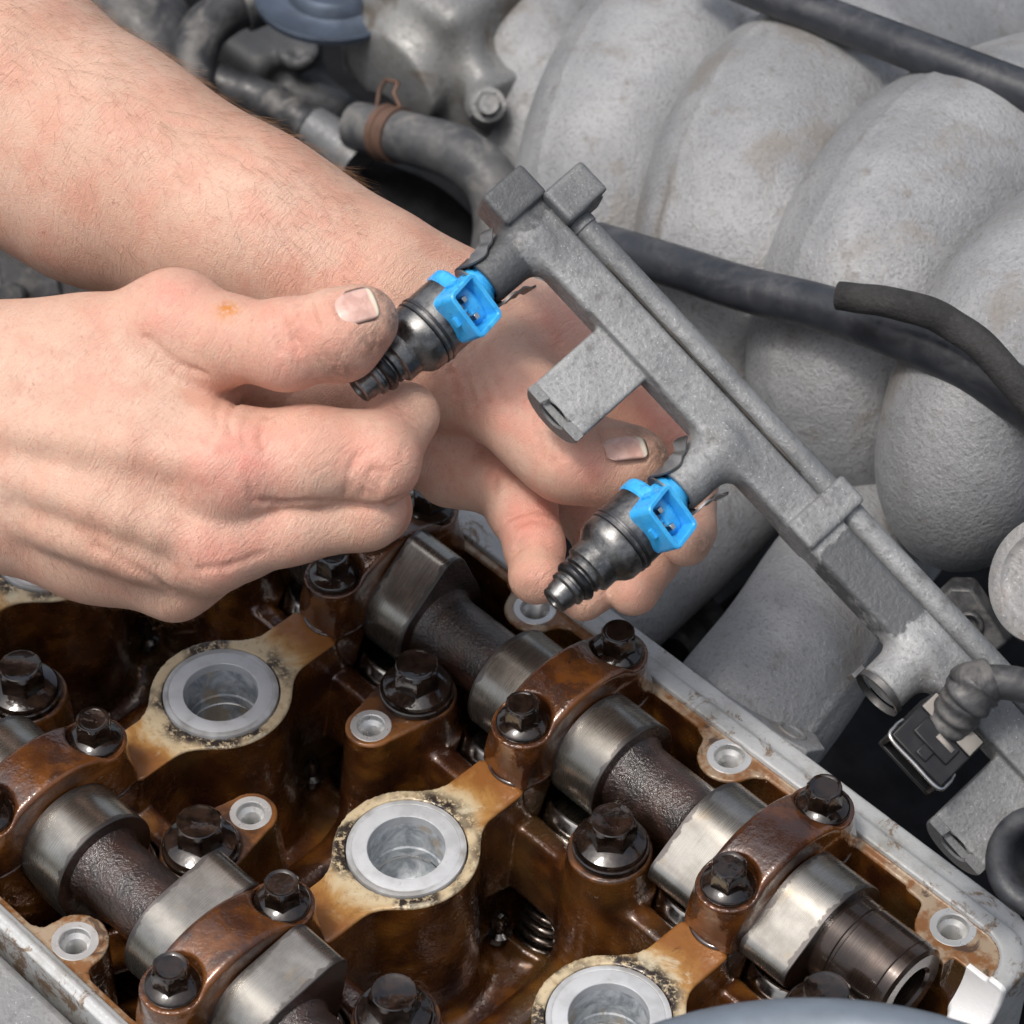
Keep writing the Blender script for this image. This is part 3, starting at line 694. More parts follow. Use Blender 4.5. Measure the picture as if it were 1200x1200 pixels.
for i, s in enumerate((1, -1)):
    bm = bmesh.new(); lathe(bm, [(0, 0), (8.3, 0), (8.6, .5), (8.5, 1.3), (8.0, 1.9), (5.6, 2.9), (5.0, 3.2), (0, 3.2)], 56)
    fl = bm_obj('bolt', bm, M_BOLT, cap, angle=45); fl.location = (0, s*22*S, 18.9*S); fl.rotation_euler = (0, 0, .35+i*.9)
    bm = bmesh.new(); hexbolt(bm, 10.6, 1.2, 10.5); bm_obj('hex_head', bm, M_BOLT, fl, angle=20)
bm = bmesh.new(); lathe(bm, [(10.0+1.25*math.cos(b), .35+.85*math.sin(b)) for b in np.linspace(0, 2*math.pi, 13)], 56); ob = bm_obj('oil_bead', bm, M_OIL, cap, angle=80); ob.location = (0, -22*S, 0); ob.rotation_euler = (0, 0, math.pi)
ob2 = copy_obj(ob, cap, (0, 22, 0))
caps = [(90, CAMY, 'middle of the three bearing caps beside the intake manifold'), (0, CAMY, 'bearing cap half under the fingers of the nearer hand'),
        (180, CAMY, 'bearing cap next to the bare camshaft end'), (0, -CAMY, 'bearing cap cut off by the left edge of the picture'), (90, -CAMY, 'bearing cap at the bottom edge, in front of a square cam lobe')]
for i, (x, y, lb) in enumerate(caps):
    if i == 0: cap.location = (x*S, y*S, 0); cap['label'] = lb
    else: copy_tree(cap, (x, y, 0), lb)
hb = thing('head_bolt', 'x', 'bolt', (0, 0, 0), 'large head bolts on washers')
bm = bmesh.new(); lathe(bm, [(5, .05), (12.2, .05), (12.6, .5), (12.5, 2.2), (12.1, 2.6), (5, 2.6)], 64); bm_obj('washer', bm, M_BOLT, hb, angle=40)
bm = bmesh.new(); lathe(bm, [(0, 2.6), (11.3, 2.6), (11.6, 3.2), (11.2, 4.2), (7.8, 6.0), (6.4, 6.4), (0, 6.4)], 64); bm_obj('flange', bm, M_BOLT, hb, angle=40)
bm = bmesh.new(); hexbolt(bm, 14.0, 4.2, 14.3); hx = bm_obj('hex_head', bm, M_BOLT, hb, angle=20); hx.rotation_euler = (0, 0, .2)
for i, (x, y, rz, lb) in enumerate([(45, 47, .1, 'head bolt just below the thick camshaft section and upright lobe'), (135, 47, .5, 'head bolt right of centre beside the middle bearing cap'),
        (225, 47, .9, 'head bolt peeping over the grey ring at the bottom'), (-45, -47, .3, 'head bolt at the left edge below the nearer hand'), (45, -47, 1.2, 'head bolt between the two left cam lobes and a bright tapped hole'), (135, -47, .7, 'head bolt at the bottom edge, below the centre plug bore')]):
    if i == 0: hb.location = (x*S, y*S, 0); hb.rotation_euler = (0, 0, rz); hb['label'] = lb
    else: copy_tree(hb, (x, y, 0), lb, rz)
# ================================================================== intake manifold and what stands behind it
mani = thing('intake_manifold', 'large dusty grey cast manifold with four swollen curved runners', 'intake manifold', at(1000, 400, d=1180))
def path_field(pts, k=0.0, h=1.8):
    """pts: (px, py, depth, radius px) -> field of a swept tube"""
    P = smooth_path([(p[0], p[1], p[2], p[3]) for p in pts], 5)
    W = np.array([at(p[0], p[1], d=p[2]) for p in P]); Rr = np.array([p[3]*p[2]/FPX for p in P])
    lo = (W-Rr[:, None]).min(0)-6; hi = (W+Rr[:, None]).max(0)+6
    f = Field(lo, hi, h)
    for i in range(len(W)-1): f.add(s_cone(W[i], W[i+1], Rr[i], Rr[i+1]), 3.0)
    return f
def localise(me, parent):                    # mesh in world metres -> parent's local space (parents here are never rotated)
    me.transform(Matrix.Translation(-parent.location))
def runner(name, pts, mats=M_MANI, parent=mani, h=1.7, it=3, extra=None, seam=None):
    f = path_field(pts, h=h)
    if seam:
        P = smooth_path(pts, 6); W = np.array([at(p[0], p[1], d=p[2]) for p in P]); Rr = np.array([p[3]*p[2]/FPX for p in P]); tg = np.gradient(W, axis=0)
        sd_ = [unit(-FW*.75+seam*unit(np.cross(t_, FW))) for t_ in tg]; sd_ = [unit(q-unit(t_)*(q @ unit(t_))) for q, t_ in zip(sd_, tg)]
        Q = [w_+q*(r_+.1) for w_, q, r_ in zip(W, sd_, Rr)]
        for i in range(len(Q)-1): f.add(s_cone(Q[i], Q[i+1], .9, .9), 2.5)
    if extra: extra(f)
    me, _ = surface(f, name); relax(me, it); localise(me, parent)
    return link_mesh(name, me, mats, parent)
# upper, swollen part of each runner: from the bulge at its foot over the hump and away
def fat(pts, g=1.2): return [(x+(g-1)*r*1.0, y+(g-1)*r*.15, d+(g-1)*r*.12, r*g) for x, y, d, r in pts]
runner('runner', fat([(700, 400, 1225, 86), (698, 300, 1212, 92), (708, 200, 1216, 100), (760, 100, 1244, 112), (860, 20, 1294, 112), (990, -40, 1340, 110)]), seam=.9)
runner('runner', fat([(850, 458, 1185, 84), (842, 375, 1172, 92), (855, 270, 1172, 108), (910, 160, 1195, 118), (1010, 100, 1245, 112), (1130, 60, 1300, 108)]), seam=.9)
runner('runner', fat([(1000, 490, 1142, 84), (975, 440, 1130, 98), (1010, 330, 1128, 112), (1080, 232, 1146, 120), (1180, 180, 1186, 116), (1300, 150, 1250, 112)]), seam=.9)
runner('runner', [(1125, 590, 1092, 80), (1133, 540, 1082, 104), (1176, 440, 1078, 120), (1258, 345, 1094, 130), (1350, 290, 1134, 126)])
# lower ports running down to the head
runner('port_tube', [(1050, 600, 1150, 80), (985, 680, 1120, 86), (930, 770, 1090, 92), (868, 850, 1072, 96)], seam=.5)
runner('port_tube', [(930, 500, 1180, 60), (850, 590, 1150, 66), (760, 670, 1125, 70), (690, 730, 1110, 72)])
runner('plenum', [(560, -60, 1330, 90), (620, 60, 1300, 95), (660, 190, 1275, 80)], h=2.4)
runner('plenum_wall', [(1040, 480, 1260, 90), (1200, 560, 1220, 90), (1330, 640, 1180, 90)], h=3)
runner('plenum_back', [(900, -90, 1420, 120), (1050, -20, 1400, 105), (1230, 50, 1380, 110)], h=3)
# flange that bolts the ports to the head
bm = bmesh.new(); A_ = unit((1, 0, 0)); B_ = unit((0, .8, -.6)); C_ = unit((0, .6, .8))
for px, py in ((905, 848),):
    M_ = frame(at(px, py, d=1052), A_, B_, C_)
    prism(bm, [(-24, -14), (10, -14), (20, -9), (20, 3), (12, 9), (-24, 9)], -5, 3, M_)
    lathe(bm, [(5.5, 3.05), (5.5, 3.6), (3.6, 3.6), (3.4, -2), (0, -2)], 32, M_@Matrix.Translation((9*S, -3*S, 0)))
fl = bm_obj('port_flange', bm, M_MANI, mani, bevel=.8); fl.data.transform(Matrix.Translation(-mani.location))

def hose(name, label, cat, pts, mat, n=28, hollow=None, wob=0.0, group=None, steps=8):
    P = smooth_path(pts, steps); W = np.array([at(p[0], p[1], d=p[2]) for p in P]); Rr = np.array([p[3]*p[2]/FPX for p in P])
    bm = bmesh.new(); tube(bm, W, Rr, n, True, 0, hollow, wob); o = bm_obj(name, bm, mat, None, angle=60)
    return tag(o, label, cat, group)
hose('vacuum_hose', 'smooth dusty black hose running across the manifold runners behind the rail', 'hose',
     [(700, 285, 1150, 25), (790, 312, 1120, 26), (870, 338, 1098, 27), (960, 360, 1080, 28), (1050, 390, 1062, 30), (1130, 425, 1050, 32), (1260, 505, 1035, 34)], M_HOSE2)
hose('sleeve_hose', 'coarse matt black sleeve lying on the smooth hose, cut end at left', 'hose',
     [(983, 347, 1047, 17), (1020, 351, 1042, 18), (1075, 362, 1035, 19), (1120, 383, 1028, 19), (1165, 420, 1022, 19), (1230, 500, 1015, 19)], M_BRAID, hollow=.62, wob=.03)
hose('fuel_pipe', 'straight black pipe crossing the upper right corner above the manifold', 'pipe',
     [(820, -40, 1200, 23), (900, -6, 1180, 23), (1000, 32, 1160, 24), (1100, 70, 1140, 25), (1260, 130, 1115, 26)], M_HOSE2)

# thermostat housing: stained cast block with the elbow hose
hous = thing('thermostat_housing', 'stained grey cast housing behind the clamped elbow hose', 'housing', at(500, 90, d=1290))
def hfield(f):
    f.add(s_box(at(520, 20, d=1300), (36, 30, 34), 8), 10); f.add(s_cone(at(560, 60, d=1285), at(610, 170, d=1270), 12, 8), 12)
    f.add(s_cone(at(470, 60, d=1275), at(430, 150, d=1262), 14, 13), 10); f.add(s_cone(at(500, 30, d=1270), at(490, 110, d=1268), 9, 10), 8)
    f.add(s_cone(at(545, 40, d=1262), at(570, 130, d=1262), 5, 6), 8); f.add(s_cone(at(430, 60, d=1285), at(400, 150, d=1285), 10, 9), 9)
    f.add(s_ball(at(570, 125, d=1255), 9), 5); f.add(s_box(at(590, 90, d=1290), (26, 26, 20), 7), 8)
runner('housing_casting', [(480, 10, 1290, 60), (520, 80, 1290, 60), (560, 130, 1290, 46)], M_HOUS, hous, 1.8, 3, hfield)
eh = thing('elbow_hose', 'grey worn rubber elbow hose with a rusty spring clamp', 'hose', at(520, 180, d=1235))
P = smooth_path([(418, 148, 1262, 29), (450, 155, 1252, 30), (490, 165, 1240, 31), (540, 182, 1228, 33), (578, 218, 1222, 33), (586, 270, 1222, 32), (575, 330, 1225, 32)], 9)
bm = bmesh.new(); W = np.array([at(*p[:2], d=p[2]) for p in P]); tube(bm, W, np.array([p[3]*p[2]/FPX for p in P]), 32); o = bm_obj('hose_body', bm, M_ELBOW, eh, angle=60); localise(o.data, eh)
ax = unit(at(490, 165, d=1240)-at(430, 150, d=1258)); s1 = unit(np.cross(ax, UP)); s2 = np.cross(s1, ax)
c0 = at(459, 157, d=1249)
bm = bmesh.new(); Mx = frame(c0, s1, s2, ax); lathe(bm, [(10.3, -4.5), (11.4, -4.5), (11.4, -1.5), (10.9, -1.3), (10.9, 1.3), (11.4, 1.5), (11.4, 4.5), (10.3, 4.5)], 40, Mx)
for sg in (-4, 4):
    tube(bm, [c0+ax*sg+UP*10.5+RT*(-3 if sg < 0 else 1), c0+ax*sg+UP*17+RT*-2, c0+ax*sg*.9+UP*21], .9, 8)
tube(bm, [c0-ax*4+UP*21, c0+ax*4+UP*21], .9, 8)
o = bm_obj('hose_clamp', bm, M_RUST, eh, angle=40); localise(o.data, eh)

# pulley at the top edge
pl = thing('pulley', 'blue grey dished pulley disc at the top edge', 'pulley', at(392, -8, d=1290))
bm = bmesh.new(); lathe(bm, [(0, 7), (17, 7), (19, 5), (20, 1.5), (23, .5), (31, 1.2), (32.6, 2.2), (33.2, 1.2), (33, -1.2), (31, -2.2), (20, -4), (18, -12), (0, -12)], 72); bm_obj('disc', bm, M_PULLEY, pl, angle=30)
bm = bmesh.new(); lathe(bm, [(0, 8.5), (9, 8.5), (10, 7.6), (10, 7), (0, 7)], 40); bm_obj('hub', bm, M_PULLEY, pl, angle=30)
# bent hose with pale collar, upper left
bh = thing('bent_hose', 'black bent hose with pale worn collar above the forearm', 'hose', at(240, 60, d=1290))
P = smooth_path([(300, 0, 1300, 27), (268, 12, 1296, 28), (240, 35, 1290, 28), (228, 68, 1284, 27), (226, 110, 1278, 25)], 8)
bm = bmesh.new(); tube(bm, np.array([at(*p[:2], d=p[2]) for p in P]), np.array([p[3]*p[2]/FPX for p in P]), 28); o = bm_obj('hose_body', bm, M_HOSE, bh, angle=60); localise(o.data, bh)
a_, b_ = at(292, 2, d=1298), at(268, 12, d=1296); ax = unit(a_-b_); s1 = unit(np.cross(ax, UP)); s2 = np.cross(s1, ax)
bm = bmesh.new(); lathe(bm, [(9.6, -4), (11.6, -4), (11.8, 0), (11.6, 8), (9.6, 8)], 40, frame(a_, s1, s2, ax)); box(bm, (9, -3, -3), (17, 3, 3), frame(a_-ax*1-UP*0, -RT, UP, FW)); o = bm_obj('collar', bm, M_ELBOW, bh, angle=40, bevel=.5); localise(o.data, bh)
# corrugated pipe into a pale fitting
cp = thing('corrugated_pipe', 'dark ribbed pipe running into a pale metal fitting behind the forearm', 'pipe', at(320, 130, d=1280))
bm = bmesh.new(); W = smooth_path([at(235, 92, d=1290), at(300, 112, d=1284), at(352, 140, d=1276), at(372, 155, d=1274)], 8); r = np.array([7.6+(.9 if i % 4 == 3 else 0) for i in range(len(W))]); tube(bm, W, r, 28); o = bm_obj('pipe', bm, M_HOSE, cp, angle=50); localise(o.data, cp)
bm = bmesh.new(); tube(bm, [at(366, 148, d=1275), at(390, 164, d=1271), at(420, 190, d=1268)], [8.6, 9.2, 10.5], 28); o = bm_obj('fitting', bm, M_HOUS, cp, angle=50); localise(o.data, cp)
hose('heater_hose', 'thick dark hose hanging in the gap behind the elbow hose', 'hose', [(400, 215, 1300, 40), (450, 235, 1290, 42), (500, 262, 1280, 44), (560, 330, 1270, 46)], M_DARK)
hose('dark_duct', 'broad dark duct in the top left corner behind the forearm', 'duct', [(40, -90, 1420, 58), (110, -30, 1390, 60), (170, 40, 1370, 60), (210, 140, 1370, 58), (220, 260, 1370, 56)], M_HOSE)
# dark plastic cover with a round knob seen between the two arms at left
cv = thing('plastic_cover', 'dark dusty plastic cover with round knob between forearm and hand', 'cover', at(30, 330, d=1230))
Mx = frame(at(40, 330, d=1230), unit(RT+.2*UP), unit(np.cross(FW, RT+.2*UP)), -FW)
bm = bmesh.new(); prism(bm, [(-45, -30), (40, -30), (40, 4), (20, 16), (-10, 22), (-45, 30)], -6, 2, Mx, top_in=.06); box(bm, (-12, -24, 2), (10, 8, 5), Mx); box(bm, (14, -24, 2), (30, 4, 4), Mx); o = bm_obj('cover_plate', bm, M_HOSE, cv, bevel=1.5); localise(o.data, cv)
bm = bmesh.new(); lathe(bm, [(0, 12), (4.4, 12), (5.4, 11), (5.4, 0), (0, 0)], 32, frame(at(18, 349, d=1224), unit(RT), unit(UP), -FW)); o = bm_obj('knob', bm, M_HOSE, cv, angle=40); localise(o.data, cv)
# sensor body, dark parts and bracket in the gap by the ports
sn = thing('knock_sensor', 'small dark sensor lying deep in the gap beside the port tube', 'sensor', at(800, 730, d=1160))
Mx = frame(at(812, 735, d=1165), imv(.7, .7, .1), imv(.5, -.5, -.7), np.cross(imv(.7, .7, .1), imv(.5, -.5, -.7)))
bm = bmesh.new(); lathe(bm, [(0, 16), (6, 16), (8, 14), (8, 4), (12, 3), (12, -6), (0, -6)], 32, Mx); o = bm_obj('sensor_body', bm, M_HOSE, sn, angle=40); localise(o.data, sn)
bm = bmesh.new(); box(bm, (-4, -18, 0), (4, -2, 6), Mx); o = bm_obj('sensor_plug', bm, M_BLACK, sn, bevel=.8); localise(o.data, sn)
hose('wiring_loom', 'dark wiring loom in the shadow between rail and ports', 'cable', [(760, 790, 1170, 14), (850, 720, 1180, 14), (930, 650, 1200, 13), (1000, 560, 1220, 12)], M_DARK)
# throttle flange at the right edge
tf = thing('throttle_flange', 'round corroded cast flange at the right edge', 'flange', at(1228, 680, d=1020))
zx = imv(-.62, -.15, -.75); s1 = unit(np.cross(zx, UP)); s2 = np.cross(s1, zx)
bm = bmesh.new(); lathe(bm, [(0, 0), (14, 0), (15.5, .8), (16.5, 2.2), (18.5, 2.6), (21, 2), (21.6, .5), (21.6, -10), (17, -12), (17, -40), (0, -40)], 64, frame(at(1228, 680, d=1020), s1, s2, zx))
o = bm_obj('flange_disc', bm, mat_grey_cast('corroded casting', (.20, .205, .21), (.31, .305, .30), .6, 500, (.25, .16, .10), .6, .3, .5), tf, angle=30); localise(o.data, tf)
sw = thing('sensor_socket', 'small dark socket behind the lower end of the rail', 'sensor', at(1135, 730, d=1060))
Mx = frame(at(1138, 728, d=1062), imv(.6, .75, 0), imv(.7, -.6, -.3), np.cross(imv(.6, .75, 0), imv(.7, -.6, -.3)))
bm = bmesh.new(); prism(bm, [(-14, -8), (10, -8), (14, -3), (14, 7), (-10, 9), (-15, 3)], -8, 5, Mx, top_in=.1); lathe(bm, [(5, 5), (5, 8), (3, 8), (3, 5.2), (0, 5.2)], 24, Mx); o = bm_obj('socket_body', bm, M_HOSE, sw, bevel=1); localise(o.data, sw)
# coupling with a rusty band, top right corner
cr = thing('hose_coupling', 'grey hose coupling with rusty band in the upper right corner', 'coupling', at(1140, 25, d=1330))
zx = imv(-.75, .05, -.5); s1 = unit(np.cross(zx, UP)); s2 = np.cross(s1, zx); Mx = frame(at(1132, 22, d=1330), s1, s2, zx)
bm = bmesh.new(); lathe(bm, [(0, -2), (4, -2), (5, 1), (9, 2), (10.5, 0), (10.5, -16), (0, -16)], 32, Mx); o = bm_obj('coupling_body', bm, M_HOSE2, cr, angle=40); localise(o.data, cr)
bm = bmesh.new(); lathe(bm, [(10, -7), (11.6, -7), (11.6, -14), (10, -14)], 32, Mx); o = bm_obj('rusty_band', bm, M_RUST, cr, angle=40); localise(o.data, cr)
bm = bmesh.new(); tube(bm, [at(1150, 26, d=1336), at(1190, 40, d=1340), at(1260, 80, d=1350)], [11, 12, 13], 28); o = bm_obj('tail_pipe', bm, M_HOUS, cr, angle=50); localise(o.data, cr)
# loose hose end at the right edge, nearer the lens
he = thing('hose_end', 'open end of a thick dark hose at the lower right edge', 'hose', at(1216, 1012, d=905))
zx = imv(-.50, .02, -.86); s1 = unit(np.cross(zx, UP)); s2 = np.cross(s1, zx)
bm = bmesh.new(); lathe(bm, [(14.6, -60), (15.2, -10), (16.2, -6), (16.6, -2), (15.8, .8), (13.6, 2.2), (11.0, 1.6), (9.2, -.6), (8.8, -4), (8.8, -30), (0, -30)], 56, frame(at(1216, 1012, d=905), s1, s2, zx)); o = bm_obj('hose_wall', bm, M_DUCT, he, angle=70); localise(o.data, he)
# grey ring in the foreground
fr = bmesh.new(); th = np.linspace(math.radians(35), math.radians(145), 60); c0 = at(972, 1506, d=800); ex, ey = unit(RT), unit(np.cross((0, 0, 1), RT))
Wp = [c0+ex*math.cos(a)*91+ey*math.sin(a)*78 for a in th]; Wp = [V3(p) for p in Wp]
tube(fr, Wp, 8.5, 24); o = bm_obj('grey_ring', fr, M_FORE, None, angle=60); tag(o, 'blurred curved grey plastic ring at the bottom edge', 'ring')
# rough engine block under the left rail
bk = bmesh.new(); box(bk, (-260, -205, -90), (150, -115.5, -5)); o = bm_obj('engine_block', bk, M_BLOCK, None, bevel=3); tag(o, 'rough grey engine block face outside the head, lower left corner', 'engine block')
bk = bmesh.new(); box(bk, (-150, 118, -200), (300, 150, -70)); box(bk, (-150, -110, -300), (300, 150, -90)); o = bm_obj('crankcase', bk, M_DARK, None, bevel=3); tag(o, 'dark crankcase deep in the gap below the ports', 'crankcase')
sc = thing('housing_bolt', 'small grey bolt on the stained housing above the elbow hose', 'bolt', at(572, 122, d=1246))
Mx = frame(at(572, 122, d=1246), unit(RT), unit(UP), -FW); bm = bmesh.new(); hexbolt(bm, 9, -2, 4); bmesh.ops.transform(bm, matrix=Mx, verts=bm.verts[:]); lathe(bm, [(0, -6), (7, -6), (7, -1.5), (0, -1.5)], 24, Mx); o = bm_obj('hex_head', bm, M_HOUS, sc, angle=25); localise(o.data, sc)
bd = thing('bracket_body', 'dark cast bracket body in shadow behind the bent hose', 'bracket', at(320, 90, d=1400))
def bfield(f):
    f.add(s_box(at(300, 70, d=1400), (26, 20, 22), 6), 8); f.add(s_cone(at(340, 110, d=1385), at(400, 130, d=1375), 10, 8), 6); f.add(s_cone(at(260, 120, d=1395), at(420, 230, d=1380), 12, 14), 8)
    f.add(s_box(at(450, 300, d=1390), (30, 26, 20), 6), 8); f.add(s_cyl(at(350, 60, d=1372), -FW, 9, -6, 8, 1), 1.5); f.cut(s_cyl(at(350, 60, d=1372), -FW, 4, 4, 12))
runner('bracket_casting', [(270, 60, 1405, 50), (330, 110, 1400, 48), (420, 200, 1400, 56), (470, 300, 1400, 60)], mat_grey_cast('sooty casting', (.035, .037, .04), (.075, .076, .078), .55, 420, (.03, .026, .022), .6, .2, .3, None, False), bd, 2.0, 2, bfield)
# ================================================================== fuel rail held in the hands
DO = 25.0
RD = 932.0+DO                                 # view depth of the rail's upper end
PX = RD/FPX                                   # mm per photo pixel there
rA = imv(.679, .734, -.06)                    # along the rail, down the picture
rB0 = imv(-.742, .655, -.25)                  # injector direction
rB = unit(rB0-rA*(rB0 @ rA)); rC = np.cross(rA, rB)
if rC @ FW > 0: rC = -rC
O_ = at(560*.68+276*.73, 560*.73-276*.68, d=RD)      # rail start on the bar's centre line
RM = frame(O_, rA, rB, rC if np.dot(np.cross(rA, rB), rC) > 0 else rC)
if RM.to_3x3().determinant() < 0: RM = frame(O_, rA, rB, -rC)
SGN = 1.0 if V3(RM.col[2][:3]) @ FW < 0 else -1.0     # +1: local z points to the camera
rail = thing('fuel_rail', 'long dusty grey cast fuel rail held diagonally over the engine', 'fuel rail', M=RM)
def zc(v): return v*SGN
L = lambda a, n, z=0: V3(((a-560)*PX, -(n-276)*PX, zc(z)))      # (a, n) photo-pixel coordinates along/across the rail
F = Field((-6, -20, -16), (320, 42, 16), .8)
def lb(a0, a1, n0, n1, z0, z1, r, k=0.0):
    p, q = L(a0, n0, z0), L(a1, n1, z1); F.add(s_box((p+q)/2, np.abs(q-p)/2, r), k)
lb(572, 1760, 248, 303, -7, 6, 1.8)
lb(560, 606, 245, 309, -8, 8.5, 1.2, 1.5)                       # end block
lb(1079, 1119, 247, 337, -7.5, 8.0, 1.0, .5)                    # clamp band over bar and tube
for a in (632, 962, 1292, 1622):                                # injector cups
    c = L(a, 276, -1); F.add(s_cyl(c, (0, 1, 0), 8.1, 0, 23.5 if a < 1200 else 18.5, .7, 7.9), 2.0)
    F.add(s_ball(L(a+4, 262, 0), (12, 8, 7.2)), 2.5)
for a in (803, 1478):                                           # fixing bosses
    c = L(a, 247, 1.5); F.add(s_cyl(c, (0, 1, 0), 10.8, -1, 26.5, .5), .6)
    F.cut(s_cyl(c-V3((0, 0, zc(3.0))), (0, 1, 0), 3.6, 21, 40)); p, q = L(a-60, 250, 2.6), L(a+60, 100, 20); F.cut(s_box((p+q)/2, np.abs(q-p)/2, .3), .8)
for a in (632, 962): F.cut(s_cyl(L(a, 276, -1), (0, 1, 0), 5.9, 14, 40))
F.cut(s_box(L(630, 262, 9), (3.4, 9, .6), .2))
me, co = surface(F, 'rail_casting'); co = relax(me, 2)
a_px = co[:, 0]/PX+560
ss = lambda v, c, w_: np.clip((v-c)/w_+.5, 0, 1)
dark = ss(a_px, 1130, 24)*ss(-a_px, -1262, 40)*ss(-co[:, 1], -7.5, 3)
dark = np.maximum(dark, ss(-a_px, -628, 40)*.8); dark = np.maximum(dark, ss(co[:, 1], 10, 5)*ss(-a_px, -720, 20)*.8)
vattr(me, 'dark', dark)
def mat_rail():
    m = M_RAIL.copy(); m.name = 'dusty rail casting with washed patches'; t = m.node_tree; b = next(n for n in t.nodes if n.type == 'BSDF_PRINCIPLED')
    src = b.inputs['Base Color'].links[0].from_socket
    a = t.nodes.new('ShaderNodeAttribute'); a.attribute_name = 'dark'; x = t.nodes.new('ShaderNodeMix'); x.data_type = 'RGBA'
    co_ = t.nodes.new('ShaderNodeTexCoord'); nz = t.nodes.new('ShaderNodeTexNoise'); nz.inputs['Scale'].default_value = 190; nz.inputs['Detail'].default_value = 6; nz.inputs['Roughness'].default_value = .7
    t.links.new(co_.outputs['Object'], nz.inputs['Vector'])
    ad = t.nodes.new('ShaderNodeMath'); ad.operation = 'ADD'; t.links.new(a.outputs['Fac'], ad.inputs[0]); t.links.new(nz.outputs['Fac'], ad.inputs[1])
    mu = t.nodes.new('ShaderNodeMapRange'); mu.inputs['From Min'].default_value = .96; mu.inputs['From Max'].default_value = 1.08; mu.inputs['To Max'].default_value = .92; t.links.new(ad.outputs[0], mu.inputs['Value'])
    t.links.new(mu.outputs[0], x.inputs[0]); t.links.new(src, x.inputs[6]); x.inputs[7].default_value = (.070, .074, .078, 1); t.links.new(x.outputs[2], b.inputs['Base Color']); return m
link_mesh('rail_casting', me, mat_rail(), rail)
Rz = Matrix.Rotation(math.pi/2, 4, 'Y')
bm = bmesh.new(); c = L(600, 320, 1)
lathe(bm, [(0, 2), (4.3, 2), (4.3, 13.5), (4.7, 14), (4.7, 16.5), (4.2, 17), (4.2, 300), (0, 300)], 32, Matrix.Translation(Vector(c)*S)@Rz); bm_obj('return_tube', bm, M_RAIL, rail, angle=40)
F = Field((-2, -26, -12), (30, -4, 14), .6); p, q = L(604, 301, -7), L(652, 364, 10); F.add(s_box((p+q)/2, np.abs(q-p)/2, 1.4)); F.cut(s_cyl(L(640, 372, 4), (0, 0, 1), 4, -3, 12), .6); F.cut(s_box(L(664, 352, 9), (3.5, 5, 4), .5), .6)
me, _ = surface(F, 'end_block'); relax(me, 2); link_mesh('end_block', me, M_RAILD, rail)
for a in (803, 1478):
    bm = bmesh.new(); lathe(bm, [(4.6, 0), (10.5, 0), (10.9, .4), (10.9, 2.6), (10.4, 3.1), (5.2, 3.1), (4.6, 2.4)], 48, Matrix.Translation(Vector(L(a, 247-26.3/PX, 1.5))*S)@Matrix.Rotation(-math.pi/2, 4, 'X'))
    bmesh.ops.bisect_plane(bm, geom=bm.verts[:]+bm.edges[:]+bm.faces[:], plane_co=Vector(L(a, 200, 2.9))*S, plane_no=(0, 0, SGN), clear_outer=True)
    bmesh.ops.holes_fill(bm, edges=[e for e in bm.edges if e.is_boundary])
    bm_obj('boss_collar', bm, M_RAILD, rail, angle=35)
bm = bmesh.new(); tube(bm, [L(715+i*30, 304, 5.9+.15*math.sin(i*2.1)) for i in range(12)], [.38+.16*math.sin(i*3.3) for i in range(12)], 8); bm_obj('grime_seam', bm, M_GRIME, rail, angle=60)

bm = bmesh.new(); q0 = V3(L(1292, 276-20/PX, -1)); lathe(bm, [(8.0, -1.2), (8.6, -1.0), (8.6, 1.0), (8.0, 1.2)], 40, Matrix.Translation(Vector(q0)*S)@Matrix.Rotation(-math.pi/2, 4, 'X'))
box(bm, (q0[0]-9.6, q0[1]-1.2, q0[2]-3), (q0[0]-8.2, q0[1]+3.2, q0[2]+3)); bm_obj('stub_clip', bm, M_CLIP, rail, angle=40)
